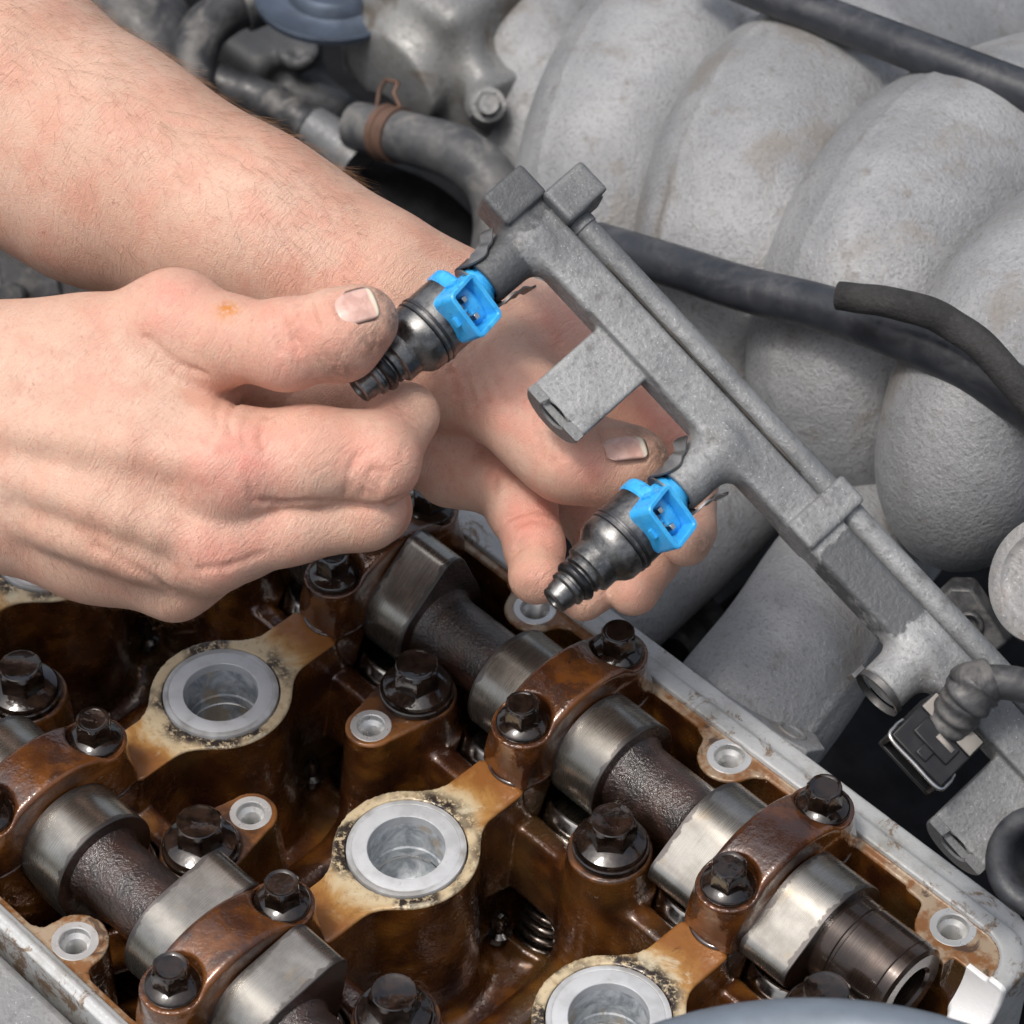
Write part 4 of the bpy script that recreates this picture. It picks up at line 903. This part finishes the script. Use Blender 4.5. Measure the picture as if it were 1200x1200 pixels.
# ------------------------------------------------------------------ injectors
def injector(label, a, roll):
    """axis along local -Y of the rail; own frame: z along the axis to the nozzle, y towards the lens"""
    base = RM @ Vector(L(a, 276-24/PX, -1)*S)
    z = unit(V3((RM.to_3x3() @ Vector((0, 1, 0))))); y0 = unit(-FW-z*(-FW @ z)); x0 = np.cross(y0, z)
    y = y0*math.cos(roll)+x0*math.sin(roll); x = np.cross(y, z)
    t = thing('fuel_injector', label, 'fuel injector', M=frame(V3(base)/S, x, y, z), group='blue capped injectors in the rail')
    bm = bmesh.new(); lathe(bm, [(5.2, -8), (5.2, 0), (6.2, .4), (6.6, 1.5), (6.2, 2.6), (5.9, 3), (5.9, 5), (7.2, 5.6), (7.2, 7.2), (6.4, 8), (6.4, 13), (0, 13)], 48); bm_obj('collar', bm, M_BLUE, t, angle=35)
    bm = bmesh.new(); lathe(bm, [(0, 9), (9.8, 9), (11.2, 10), (11.2, 21.0), (10.9, 21.3), (10.9, 21.7), (11.2, 22), (11.2, 23.0), (10.8, 23.3), (10.8, 23.8), (11.1, 24.2), (11.0, 27.5), (10.2, 29.3), (8.4, 31.4), (8.1, 32), (8.1, 36.2), (7.6, 36.6), (0, 36.6)], 64); bm_obj('body', bm, M_INJ, t, angle=24)
    bm = bmesh.new(); lathe(bm, [(10.7, 20.9), (11.55, 21.1), (11.6, 21.6), (11.55, 22.0), (10.7, 22.2)], 64); lathe(bm, [(10.7, 22.9), (11.4, 23.1), (11.4, 23.7), (10.7, 23.9)], 64); bm_obj('crimp_ring', bm, M_DKSTEEL, t, angle=28)
    bm = bmesh.new(); lathe(bm, [(0, 36), (7.0, 36.6), (6.6, 37.2), (6.6, 38.6), (5.4, 39.2), (5.4, 43.6), (5.9, 44), (5.9, 45.2), (4.9, 45.8), (4.7, 48.2), (4.4, 48.8), (4.4, 50.2), (3.9, 50.7), (2.6, 50.7), (2.4, 49.9), (0, 49.9)], 48); bm_obj('nozzle', bm, M_INJ, t, angle=28)
    bm = bmesh.new(); lathe(bm, [(5.6+1.5*math.cos(b), 41.3+1.6*math.sin(b)) for b in np.linspace(0, 2*math.pi, 13)], 48); bm_obj('o_ring', bm, M_ORING, t, angle=60)
    TILT = Matrix.Translation((0, 6*S, 14*S))@Matrix.Rotation(math.radians(-22), 4, 'X')@Matrix.Translation((0, -6*S, -14*S))
    # plug socket: open box turned towards the lens, walls 1.5 mm
    bm = bmesh.new(); X, Z0, Z1, Y0, Y1, wl = 8.3, 7.4, 20.2, 3.0, 16.8, 1.6
    def rr(x, z0, z1, y, r=2.2, n=5):
        pts = []
        for cx, cz, a0 in ((x-r, z1-r, 0), (-x+r, z1-r, 90), (-x+r, z0+r, 180), (x-r, z0+r, 270)):
            for i in range(n+1): b = math.radians(a0+90*i/n); pts.append((cx+r*math.cos(b), y, cz+r*math.sin(b)))
        return [bm.verts.new(Vector(p)*S) for p in pts]
    lv = [rr(X-.8, Z0+.6, Z1-.6, Y0), rr(X-.6, Z0+.5, Z1-.5, Y0+4), rr(X, Z0, Z1, Y0+5), rr(X, Z0, Z1, Y1-.4), rr(X-.3, Z0+.3, Z1-.3, Y1), rr(X-wl+.3, Z0+wl-.3, Z1-wl+.3, Y1, .9), rr(X-wl, Z0+wl, Z1-wl, Y1-.4, .8), rr(X-wl-.5, Z0+wl+.5, Z1-wl-.5, Y0+4.5, .6)]
    for p, q in zip(lv[:-1], lv[1:]):
        for i in range(len(p)): bm.faces.new((p[i], p[(i+1) % len(p)], q[(i+1) % len(p)], q[i]))
    bm.faces.new(lv[0]); bm.faces.new(lv[-1])
    box(bm, (-1.5, Y0+9, Z1-.1), (1.5, Y1-3.5, Z1+1.2)); box(bm, (-X-.8, Y0+7, 12), (-X+.1, Y1-3, 14.2)); box(bm, (X-.1, Y0+7, 12), (X+.8, Y1-3, 14.2)); box(bm, (-.5, Y0+5, Z0+wl+.4), (.5, Y0+9, Z1-wl-.4))
    bmesh.ops.transform(bm, matrix=TILT, verts=bm.verts[:])
    lathe(bm, [(7.0, 6.5), (11.2, 7.2), (11.8, 8.0), (11.8, 11.4), (11.3, 12.0), (9.0, 12.1)], 48)
    sk = bm_obj('plug_socket', bm, M_BLUE, t, angle=30)
    for s in (-1, 1):
        bm = bmesh.new(); box(bm, (s*3.2-.95, Y0+4.6, 12.8), (s*3.2+.95, Y1-3.0, 14.6)); bmesh.ops.transform(bm, matrix=TILT, verts=bm.verts[:]); p = bm_obj('pin', bm, M_TIN, sk, bevel=.25)
    # spring clip round the cup
    bm = bmesh.new()
    for s in (-1, 1):
        def cl(a_, r, z_): return V3((r*math.cos(a_)*s, r*math.sin(a_), z_))
        pts = [cl(-.9, 7.6, 1.2), cl(-.3, 8.1, .8), cl(.25, 8.5, 0), cl(.4, 9.0, -1.6), cl(.4, 8.9, -4.5), cl(.35, 9.6, -6.4), cl(.25, 9.3, -8.4), cl(.15, 11.0, -10.2), cl(.05, 11.2, -12.0)]
        Pth = smooth_path(pts, 4)
        for dzz in (0,):
            tan = np.gradient(Pth, axis=0)
            prev = None
            for i, q in enumerate(Pth):
                rad = unit(V3((q[0], q[1], 0))); side = unit(np.cross(tan[i], rad)); wd = 2.1+.35*math.sin(i*.5)
                ring = [bm.verts.new(Vector(q+side*wd*u_+rad*.35*v_)*S) for u_, v_ in ((-1, -1), (1, -1), (1, 1), (-1, 1))]
                if prev:
                    for j in range(4): bm.faces.new((prev[j], prev[(j+1) % 4], ring[(j+1) % 4], ring[j]))
                else: bm.faces.new(ring)
                prev = ring
            bm.faces.new(prev)
    lathe(bm, [(5.6, 2.8), (7.9, 2.8), (7.9, 3.4), (5.6, 3.4)], 40)
    bm_obj('retaining_clip', bm, M_CLIP, t, angle=40)
    return t
injector('blue capped injector pinched between thumb and finger of the nearer hand', 632, .32)
injector('blue capped injector held over the camshaft by the far hand', 962, .32)

# ------------------------------------------------------------------ loose wiring plug by the lower end of the rail
pz = unit(V3(RM.to_3x3() @ Vector((0, 1, 0)))-FW*.10); px_ = unit(rA-pz*(rA @ pz)); py_ = np.cross(pz, px_)
if py_ @ FW > 0: py_ = -py_
PM = frame(at(1094, 868, d=905+DO), px_, py_, np.cross(px_, py_))
zsg = 1.0 if V3(PM.col[2][:3]) @ pz > 0 else -1.0
plug = thing('wiring_plug', 'black two pin wiring plug with bare wire clip and rubber boot', 'connector', M=PM)
def bx2(bm, lo, hi):
    lo, hi = list(lo), list(hi); z0, z1 = sorted((lo[2]*zsg, hi[2]*zsg)); box(bm, (lo[0], lo[1], z0), (hi[0], hi[1], z1))
bm = bmesh.new()                                # four walls of the hood, open towards the tip
bx2(bm, (-10.5, -7, -9), (10.5, 6.6, -2)); bx2(bm, (-10.5, 5.0, -2.02), (10.5, 6.6, 11)); bx2(bm, (-10.5, -7, -2.02), (10.5, -5.4, 11)); bx2(bm, (-10.5, -5.38, -2.02), (-8.9, 4.98, 11)); bx2(bm, (8.9, -5.38, -2.02), (10.5, 4.98, 11))
bx2(bm, (-6.5, -4, -2.04), (6.5, 3.4, 5)); bx2(bm, (-7, 6.4, -1), (7, 7.6, 5.5)); bx2(bm, (-2.2, 6.4, 5.4), (2.2, 7.4, 9.5))
bm_obj('housing', bm, M_BLACK, plug, bevel=.7)
bm = bmesh.new(); bx2(bm, (-10.0, 6.62, -8.4), (10.0, 7.0, -2.2)); bm_obj('dust_cover', bm, M_DUSTY, plug, bevel=.2)
bm = bmesh.new(); bx2(bm, (-1.0, 7.62, .2), (5.5, 7.8, 1.8)); bm_obj('latch_mark', bm, M_DUSTY, plug)
bm = bmesh.new(); Wc = smooth_path([(10.9, 3.2, 4*zsg), (11.3, 5.2, 8*zsg), (10, 6.6, 12.0*zsg), (0, 6.9, 12.3*zsg), (-10, 6.6, 12.0*zsg), (-11.3, 5.2, 8*zsg), (-10.9, 3.2, 4*zsg)], 8); tube(bm, Wc, .62, 10); bm_obj('wire_clip', bm, M_STEEL, plug, angle=60)
Wb = [at(1108, 850, d=905+DO), at(1118, 838, d=903+DO), at(1126, 827, d=901+DO), at(1131, 819, d=900+DO), at(1138, 812, d=899+DO), at(1145, 803, d=899+DO), at(1163, 797, d=899+DO)]
inv = PM.inverted()
def loc(pts): return [V3(inv @ Vector(V3(p)*S))/S for p in pts]
bm = bmesh.new(); Pb = smooth_path(loc(Wb), 6); rb = np.interp(np.arange(len(Pb)), [0, 8, 16, 20, 24, 28, 36], [7.6, 7.4, 7.0, 8.2, 7.6, 8.4, 6.4])+.30*np.sin(np.arange(len(Pb))*.95); tube(bm, Pb, rb, 28); bm_obj('rubber_boot', bm, M_HOSE, plug, angle=60)
bm = bmesh.new(); tube(bm, smooth_path(loc([at(1150, 799, d=899+DO), at(1180, 800, d=898+DO), at(1215, 806, d=898+DO), at(1280, 815, d=900+DO)]), 8), 5.2, 20); bm_obj('cable', bm, M_HOSE, plug, angle=60)
# ================================================================== the mechanic's forearms and hands
person = thing('person', 'person with bare forearms, seating injectors on the rail with both hands', 'person', at(250, 400, d=960))
def hp(t): return at(t[0], t[1], d=t[2]+DO)
def hr(t): return t[3]*(t[2]+DO)/FPX
class Hand:
    def __init__(self, lo, hi, h):
        self.lo, self.hi, self.h = lo, hi, h; self.palm = Field(lo, hi, h); self.out = None
    def chain(self, f, pts, k, kin=None):
        for a, b in zip(pts[:-1], pts[1:]): f.add(s_cone(hp(a), hp(b), hr(a), hr(b)), k)
    def p(self, *pts, k=9.0): self.chain(self.palm, pts, k)
    def finger(self, *pts, k=3.0, blend=7.0, bumps=()):
        """bends of one digit; joined softly to the palm but kept apart from the other digits"""
        f = Field(self.lo, self.hi, self.h); self.chain(f, pts, k)
        for b in bumps: f.add(s_ball(hp(b), hr(b)), 4.0)
        g = smin(self.palm.f, f.f, blend)
        self.out = g if self.out is None else smin(self.out, g, .9)
    def done(self, extra=()):
        self.palm.f = self.out; return self.palm
def groove(F, pts, r=.5, k=1.2, lift=0.0):
    """shallow crease along photo points that already lie on the skin"""
    for a, b in zip(pts[:-1], pts[1:]): F.cut(s_cone(a, b, r, r), k)
def skin_point(F, px, py, d0=850, d1=1060):
    """first skin met along the sight line of a photo pixel"""
    for d in np.arange(d0, d1, .4):
        p = at(px, py, d=d); i = np.floor((p-F.lo)/F.h).astype(int)
        if np.any(i < 0) or np.any(i >= F.n-1): continue
        if F.f[tuple(i)] < 0.0: return p
    return None
def crease(F, pix, depth=.35, r=.7, k=1.2):
    P = smooth_path([(x, y, 0) for x, y in pix], 5); q = [skin_point(F, *p[:2]) for p in P]; q = [p-FW*(r-depth) for p in q if p is not None]
    q = [a for i, a in enumerate(q) if i == 0 or np.linalg.norm(a-q[i-1]) < 6]
    if len(q) > 1: groove(F, q, r, k)
    return q
def nail_frame(F, px, py, along):
    """frame on the skin at a pixel: y to the tip of the digit, z out of the skin"""
    p = skin_point(F, px, py); e = 1.4
    i = (p-F.lo)/F.h
    def val(q):
        i = (q-F.lo)/F.h; b = np.floor(i).astype(int); t = i-b; s = 0
        for c in range(8):
            o = np.array([(c >> 0) & 1, (c >> 1) & 1, (c >> 2) & 1]); wgt = np.prod(np.where(o, t, 1-t)); s += wgt*F.f[tuple(b+o)]
        return s
    g = unit([val(p+d*e)-val(p-d*e) for d in np.eye(3)])
    return p, g
def make_nail(parent, p, n, along, wd, ln, name='fingernail'):
    y = unit(along-n*(along @ n)); x = np.cross(y, n)
    bm = bmesh.new(); NU, NV = 16, 16; g = []
    for j in range(NV+1):
        row = []
        for i in range(NU+1):
            u = -1+2*i/NU; v = -1+2*j/NV
            sh = (1-.10*(v < 0)*v*v)*math.sqrt(max(0, 1-.55*max(0, abs(v)-.55)**2/.2))       # rounded ends
            X = u*wd/2*sh; Y = v*ln/2*(1-.06*u*u*(1 if v > 0 else -.2))
            Z = -.085*X*X*(6.5/wd)-.016*Y*Y+.25
            row.append(bm.verts.new((X*S, Y*S, Z*S)))
        g.append(row)
    for j in range(NV):
        for i in range(NU): bm.faces.new((g[j][i], g[j][i+1], g[j+1][i+1], g[j+1][i]))
    o = bm_obj(name, bm, M_NAIL, parent, angle=80)
    o.matrix_world = frame(p, x, y, n)
    md = o.modifiers.new('thickness', 'SOLIDIFY'); md.thickness = .0006; md.offset = -1
    return o
def skin_finish(F, name, reds, dirts, rusts=(), creases=(), pales=()):
    me, co = surface(F, name); co = relax(me, 2)
    def spots(lst, soft=1.0):
        v = np.zeros(len(co))
        for px, py, d, r, a in lst:
            dd = np.linalg.norm(co-at(px, py, d=d+DO), axis=1)/(r*(d+DO)/FPX); v = np.maximum(v, a*np.exp(-(dd**2)*1.6))
        return v
    vattr(me, 'red', spots(reds)); vattr(me, 'dirt', spots(dirts)); vattr(me, 'rust', spots(rusts)); vattr(me, 'pale', spots(pales))
    cr = np.zeros(len(co))
    for q, wd in creases:
        for p in q: cr = np.maximum(cr, np.exp(-(np.linalg.norm(co-p, axis=1)/wd)**2))
    vattr(me, 'crease', cr)
    o = link_mesh(name, me, M_SKIN, None); localise(me, person); o.parent = person
    return o
def bounds(pts, pad):
    W = np.array([hp(p) for p in pts]); R_ = max(hr(p) for p in pts); return W.min(0)-R_-pad, W.max(0)+R_+pad

# ---- nearer hand: back of the hand to the lens, thumb on top, nozzle between thumb and finger
HS = 0.95
lo, hi = bounds([(-110, 350, 940, 60), (-110, 720, 940, 60), (520, 350, 905, 40), (520, 700, 960, 40)], 4)
H = Hand(lo, hi, HS)
H.p((-130, 445, 950, 88), (0, 452, 940, 84), k=14); H.p((-130, 570, 950, 90), (0, 562, 940, 88), k=14)
H.p((0, 452, 940, 84), (90, 425, 930, 66), (200, 385, 922, 52), k=14)           # thumb side
H.p((0, 470, 934, 86), (150, 515, 922, 76), (262, 543, 915, 60), k=14)         # index metacarpal
H.p((0, 540, 936, 90), (140, 590, 926, 76), (245, 640, 920, 50), k=14)         # middle
H.p((-10, 575, 945, 84), (110, 635, 938, 60), (205, 680, 934, 41), k=12)       # outer edge
H.p((110, 455, 932, 62), (215, 428, 930, 36), (262, 448, 932, 24), k=12)       # web of the thumb
H.finger((200, 378, 922, 55), (262, 396, 914, 49), (335, 405, 907, 49), (395, 388, 902, 47), (424, 377, 902, 43), blend=10, k=5, bumps=((400, 402, 906, 47), (210, 372, 920, 54), (338, 402, 905, 50)))
H.p((262, 448, 944, 34), (330, 470, 958, 36), k=8)
H.finger((262, 545, 915, 62), (360, 535, 914, 57), (436, 532, 917, 53), k=5, blend=10, bumps=((446, 546, 914, 46),))
H.out = smin(H.out, (lambda f: (H.chain(f, [(448, 530, 919, 47), (476, 487, 930, 37), (430, 474, 946, 40), (392, 476, 952, 38), (340, 480, 958, 34)], 3), f.f)[1])(Field(lo, hi, HS)), 2.2)
H.finger((245, 640, 920, 50), (340, 614, 922, 46), (428, 598, 926, 45), (440, 596, 950, 40), (380, 590, 968, 36), k=4, blend=8)
H.finger((205, 682, 934, 41), (285, 640, 944, 38), (350, 625, 962, 34), k=4, blend=8)
F = H.done()
F.add(s_ball(at(268, 548, d=915+DO)-FW*8, 9.5), 9); F.add(s_ball(at(245, 648, d=920+DO)-FW*5, 8), 8)
for a, b in (((10, 500), (240, 540)), ((20, 560), (225, 632)), ((30, 610), (190, 670))):              # extensor tendons
    q = [skin_point(F, a[0]+(b[0]-a[0])*t, a[1]+(b[1]-a[1])*t) for t in np.linspace(0, 1, 6)]; q = [p for p in q if p is not None]
    for u, v in zip(q[:-1], q[1:]): F.add(s_cone(u+FW*3.4, v+FW*3.4, 3.3, 3.3), 7)
CR = []
for pix, dp, r in (([(333, 357), (342, 385), (352, 410)], .55, .9), ([(322, 358), (328, 390), (330, 412)], .3, .7), ([(362, 354), (366, 372), (372, 384)], .35, .8), ([(350, 352), (352, 372)], .25, .7),
        ([(425, 580), (430, 562), (438, 548)], .18, .45), ([(440, 584), (445, 566), (452, 550)], .2, .5), ([(433, 582), (438, 564), (445, 549)], .12, .4), ([(300, 588), (330, 590), (380, 589), (440, 592), (466, 586)], .6, 1.0),
        ([(410, 555), (416, 540), (424, 530)], .2, .5), ([(404, 580), (408, 566)], .15, .45), ([(264, 462), (254, 480), (256, 500)], .35, .7), ([(278, 470), (268, 490), (272, 510)], .4, .7), ([(296, 478), (286, 500), (288, 522)], .3, .8), ([(316, 482), (306, 505), (310, 525)], .3, .8),
        ([(250, 500), (242, 518)], .25, .8), ([(170, 395), (205, 425), (240, 440)], .3, 1.0), ([(235, 668), (270, 664), (310, 650)], .4, 1.0), ([(110, 640), (160, 668), (200, 694)], .3, 1.3),
        ([(470, 462), (486, 470)], .25, .6), ([(462, 470), (478, 480)], .25, .6), ([(290, 565), (300, 590)], .25, .8), ([(470, 540), (478, 520)], .2, .6)):
    q = crease(F, pix, dp, r); CR.append((q, max(.6, r)))
pn, nn = nail_frame(F, 417, 357, None); al = imv(.93, -.36, .05)
nN = unit(nn*.55-FW*.55+UP*.25)
Rn = np.array([np.cross(unit(al-nN*(al @ nN)), nN), unit(al-nN*(al @ nN)), nN])
F.cut(s_box(pn+nN*1.0, (6.3, 6.6, 1.5), 1.3, Rn), 1.0)
hand1 = skin_finish(F, 'arm', [(280, 545, 895, 75, .9), (248, 650, 905, 55, .7), (330, 420, 893, 90, .5), (205, 350, 905, 70, .5), (440, 545, 905, 60, .5), (400, 430, 892, 60, .45), (300, 640, 905, 60, .4), (460, 480, 915, 40, .5)],
    [(464, 372, 897, 26, 1.0), (450, 342, 897, 22, .9), (395, 440, 893, 36, .9), (440, 405, 893, 34, .75), (345, 385, 892, 14, .35), (478, 470, 915, 36, .55), (470, 560, 905, 26, .3), (430, 600, 905, 24, .25), (500, 490, 915, 24, .45), (405, 470, 940, 40, .4), (350, 380, 905, 22, .25)], [(267, 365, 903, 15, 1.3), (243, 372, 905, 9, .9)], CR)
nl = make_nail(None, pn+nN*.15, nN, al, 11.8, 12.6); nl.parent = hand1; nl.matrix_parent_inverse = Matrix.Translation(-person.location)
print('hand1', round(time.time()-T0, 1))

# ---- far hand: palm up to the lens, thumb on the boss, fingers curled up round the second injector
lo, hi = bounds([(-170, -140, 1010, 60), (-170, 250, 1010, 60), (850, 300, 930, 30), (850, 730, 1010, 40)], 4)
H = Hand(lo, hi, 1.05)
H.p((-190, -25, 1010, 150), (0, 118, 1002, 146), (120, 195, 998, 132), (260, 268, 992, 112), (380, 330, 985, 98), (450, 366, 980, 93), k=12)
H.p((120, 160, 985, 100), (300, 262, 975, 88), (430, 330, 972, 76), k=14)
H.p((450, 366, 980, 93), (530, 400, 985, 92), (620, 420, 992, 74), (700, 440, 996, 50), k=14)
H.p((620, 430, 996, 66), (700, 500, 1002, 60), k=12)
H.p((560, 480, 1004, 64), (690, 560, 1010, 60), k=12)
# ball of the thumb and thumb
H.finger((455, 400, 984, 84), (520, 425, 972, 72), (572, 446, 966, 62), (612, 478, 960, 53), (640, 512, 956, 49), (668, 536, 954, 48), (712, 543, 953, 43), (744, 541, 952, 40), blend=9, k=8, bumps=((664, 532, 951, 50),))
# heel of the hand on the little-finger side
H.finger((440, 470, 1004, 76), (505, 512, 996, 58), (552, 532, 992, 50), blend=5, k=8)
H.finger((640, 400, 990, 56), (740, 470, 992, 42), (806, 545, 988, 38), (806, 620, 972, 32), (804, 634, 966, 30), blend=6)
H.finger((690, 520, 1004, 48), (764, 590, 1000, 40), (762, 650, 985, 36), (742, 690, 972, 32), blend=4)
H.finger((655, 570, 1004, 40), (706, 612, 1000, 40), (712, 672, 985, 36), (684, 698, 972, 30), blend=4)
H.finger((530, 548, 994, 48), (582, 560, 986, 43), (612, 594, 978, 39), (620, 618, 970, 34), (627, 648, 963, 32), (629, 676, 957, 32), blend=3, k=2.5, bumps=((610, 596, 974, 39), (626, 634, 964, 34)))
F = H.done(); CR = []
F.add(s_ball(at(628, 674, d=956+DO), 8.3), 2)
for pix, dp, r in (([(602, 646), (628, 632), (658, 644)], .8, 1.0), ([(606, 636), (628, 624), (654, 634)], .4, .8), ([(594, 606), (626, 596), (658, 604)], .7, 1.0), ([(600, 616), (626, 607), (654, 614)], .35, .8), ([(540, 412), (546, 440), (556, 478)], .35, .8), ([(556, 404), (562, 436), (572, 470)], .3, .8), ([(572, 410), (582, 440), (592, 470)], .3, .7), ([(528, 430), (534, 462)], .3, .8),
        ([(640, 500), (647, 520), (648, 545)], .3, .8), ([(628, 488), (634, 512), (636, 536)], .3, .8), ([(654, 516), (659, 536)], .25, .7), ([(560, 520), (575, 545), (580, 575)], .3, .9), ([(690, 375), (670, 360), (655, 345)], .3, 1.0)):
    q = crease(F, pix, dp, r); CR.append((q, 1.1))
pn, nn = nail_frame(F, 733, 521, None); al = imv(.95, -.28, .05)
nN = unit(nn*.6+UP*.5-FW*.2)
Rn = np.array([np.cross(unit(al-nN*(al @ nN)), nN), unit(al-nN*(al @ nN)), nN])
F.cut(s_box(pn+nN*1.0, (5.9, 7.2, 1.5), 1.3, Rn), 1.0)
hand2 = skin_finish(F, 'arm', [(600, 470, 940, 80, .5), (690, 560, 935, 50, .75), (660, 380, 975, 70, .6), (620, 610, 960, 60, .8), (625, 670, 945, 40, .6), (600, 540, 970, 80, .4), (780, 490, 975, 60, .8), (740, 690, 955, 40, .6), (690, 600, 970, 60, .8), (400, 300, 930, 120, .25)],
    [(772, 530, 945, 24, 1.0), (755, 566, 945, 26, .7), (745, 505, 945, 20, .6), (700, 575, 945, 30, .35), (815, 590, 962, 26, .5), (560, 600, 965, 26, .4), (770, 690, 962, 24, .6), (640, 520, 945, 20, .4), (622, 690, 950, 22, .5), (600, 640, 955, 20, .35), (825, 640, 960, 24, .6), (545, 470, 950, 30, .25), (690, 715, 965, 16, .5)], [], CR)
nl2 = make_nail(None, pn+nN*.15, nN, al, 11.2, 13.6); nl2.parent = hand2; nl2.matrix_parent_inverse = Matrix.Translation(-person.location)
print('hand2', round(time.time()-T0, 1))

# ---- fine hair on the forearms and the edges of the hands
def hair(name, parent, n, keep, lean, ln, rad, seed):
    rng = np.random.default_rng(seed); me = parent.data
    co = np.empty(len(me.vertices)*3, np.float32); me.vertices.foreach_get('co', co); co = co.reshape(-1, 3)
    no = np.empty(len(me.vertices)*3, np.float32); me.vertices.foreach_get('normal', no); no = no.reshape(-1, 3)
    wpos = co/S+V3(person.location)/S; d = wpos-CAM; zz = d @ FW; px = 600+FPX*(d @ RT)/zz; py = 600-FPX*(d @ UP)/zz
    pr = keep(px, py, no); pr = np.clip(pr, 0, None); pr = pr/pr.sum()
    ids = rng.choice(len(co), n, p=pr)
    cu = bpy.data.curves.new(name, 'CURVE'); cu.dimensions = '3D'; cu.bevel_depth = rad*S; cu.bevel_resolution = 0; cu.resolution_u = 2
    for i in ids:
        p = V3(co[i]); nrm = unit(no[i]); t = lean+rng.normal(0, .35, 3); t = unit(t-nrm*(t @ nrm)); l_ = ln*rng.uniform(.5, 1.25)*S; curl = rng.normal(0, .25, 3)
        sp_ = cu.splines.new('POLY'); sp_.points.add(4)
        for j in range(5):
            u = j/4; q = p+nrm*l_*(.42*u-.16*u*u)+t*l_*u*.9+curl*l_*u*u*.5
            sp_.points[j].co = (*q, 1); sp_.points[j].radius = 1.0-.75*u
    o = bpy.data.objects.new(name, cu); col.objects.link(o); cu.materials.append(M_HAIR); o.parent = parent; o['kind'] = 'stuff'; return o
hair('arm_hair', hand2, 2800, lambda x, y, n: ((x > -30) & (x < 470) & (y > -30)).astype(float)*(.15+1.6*np.exp(-((y-(.62*x-10))/70)**2)*(x < 420)), imv(.75, .75, 0), 9, .034, 3)
hair('hand_hair', hand1, 1500, lambda x, y, n: ((x > -20) & (x < 300)).astype(float)*(.25+1.5*(y > 600)*(x < 260)+.6*(y < 365)*(x > 60)), imv(.35, .9, 0), 4.2, .022, 5)
print('built in', round(time.time()-T0, 1), 's')
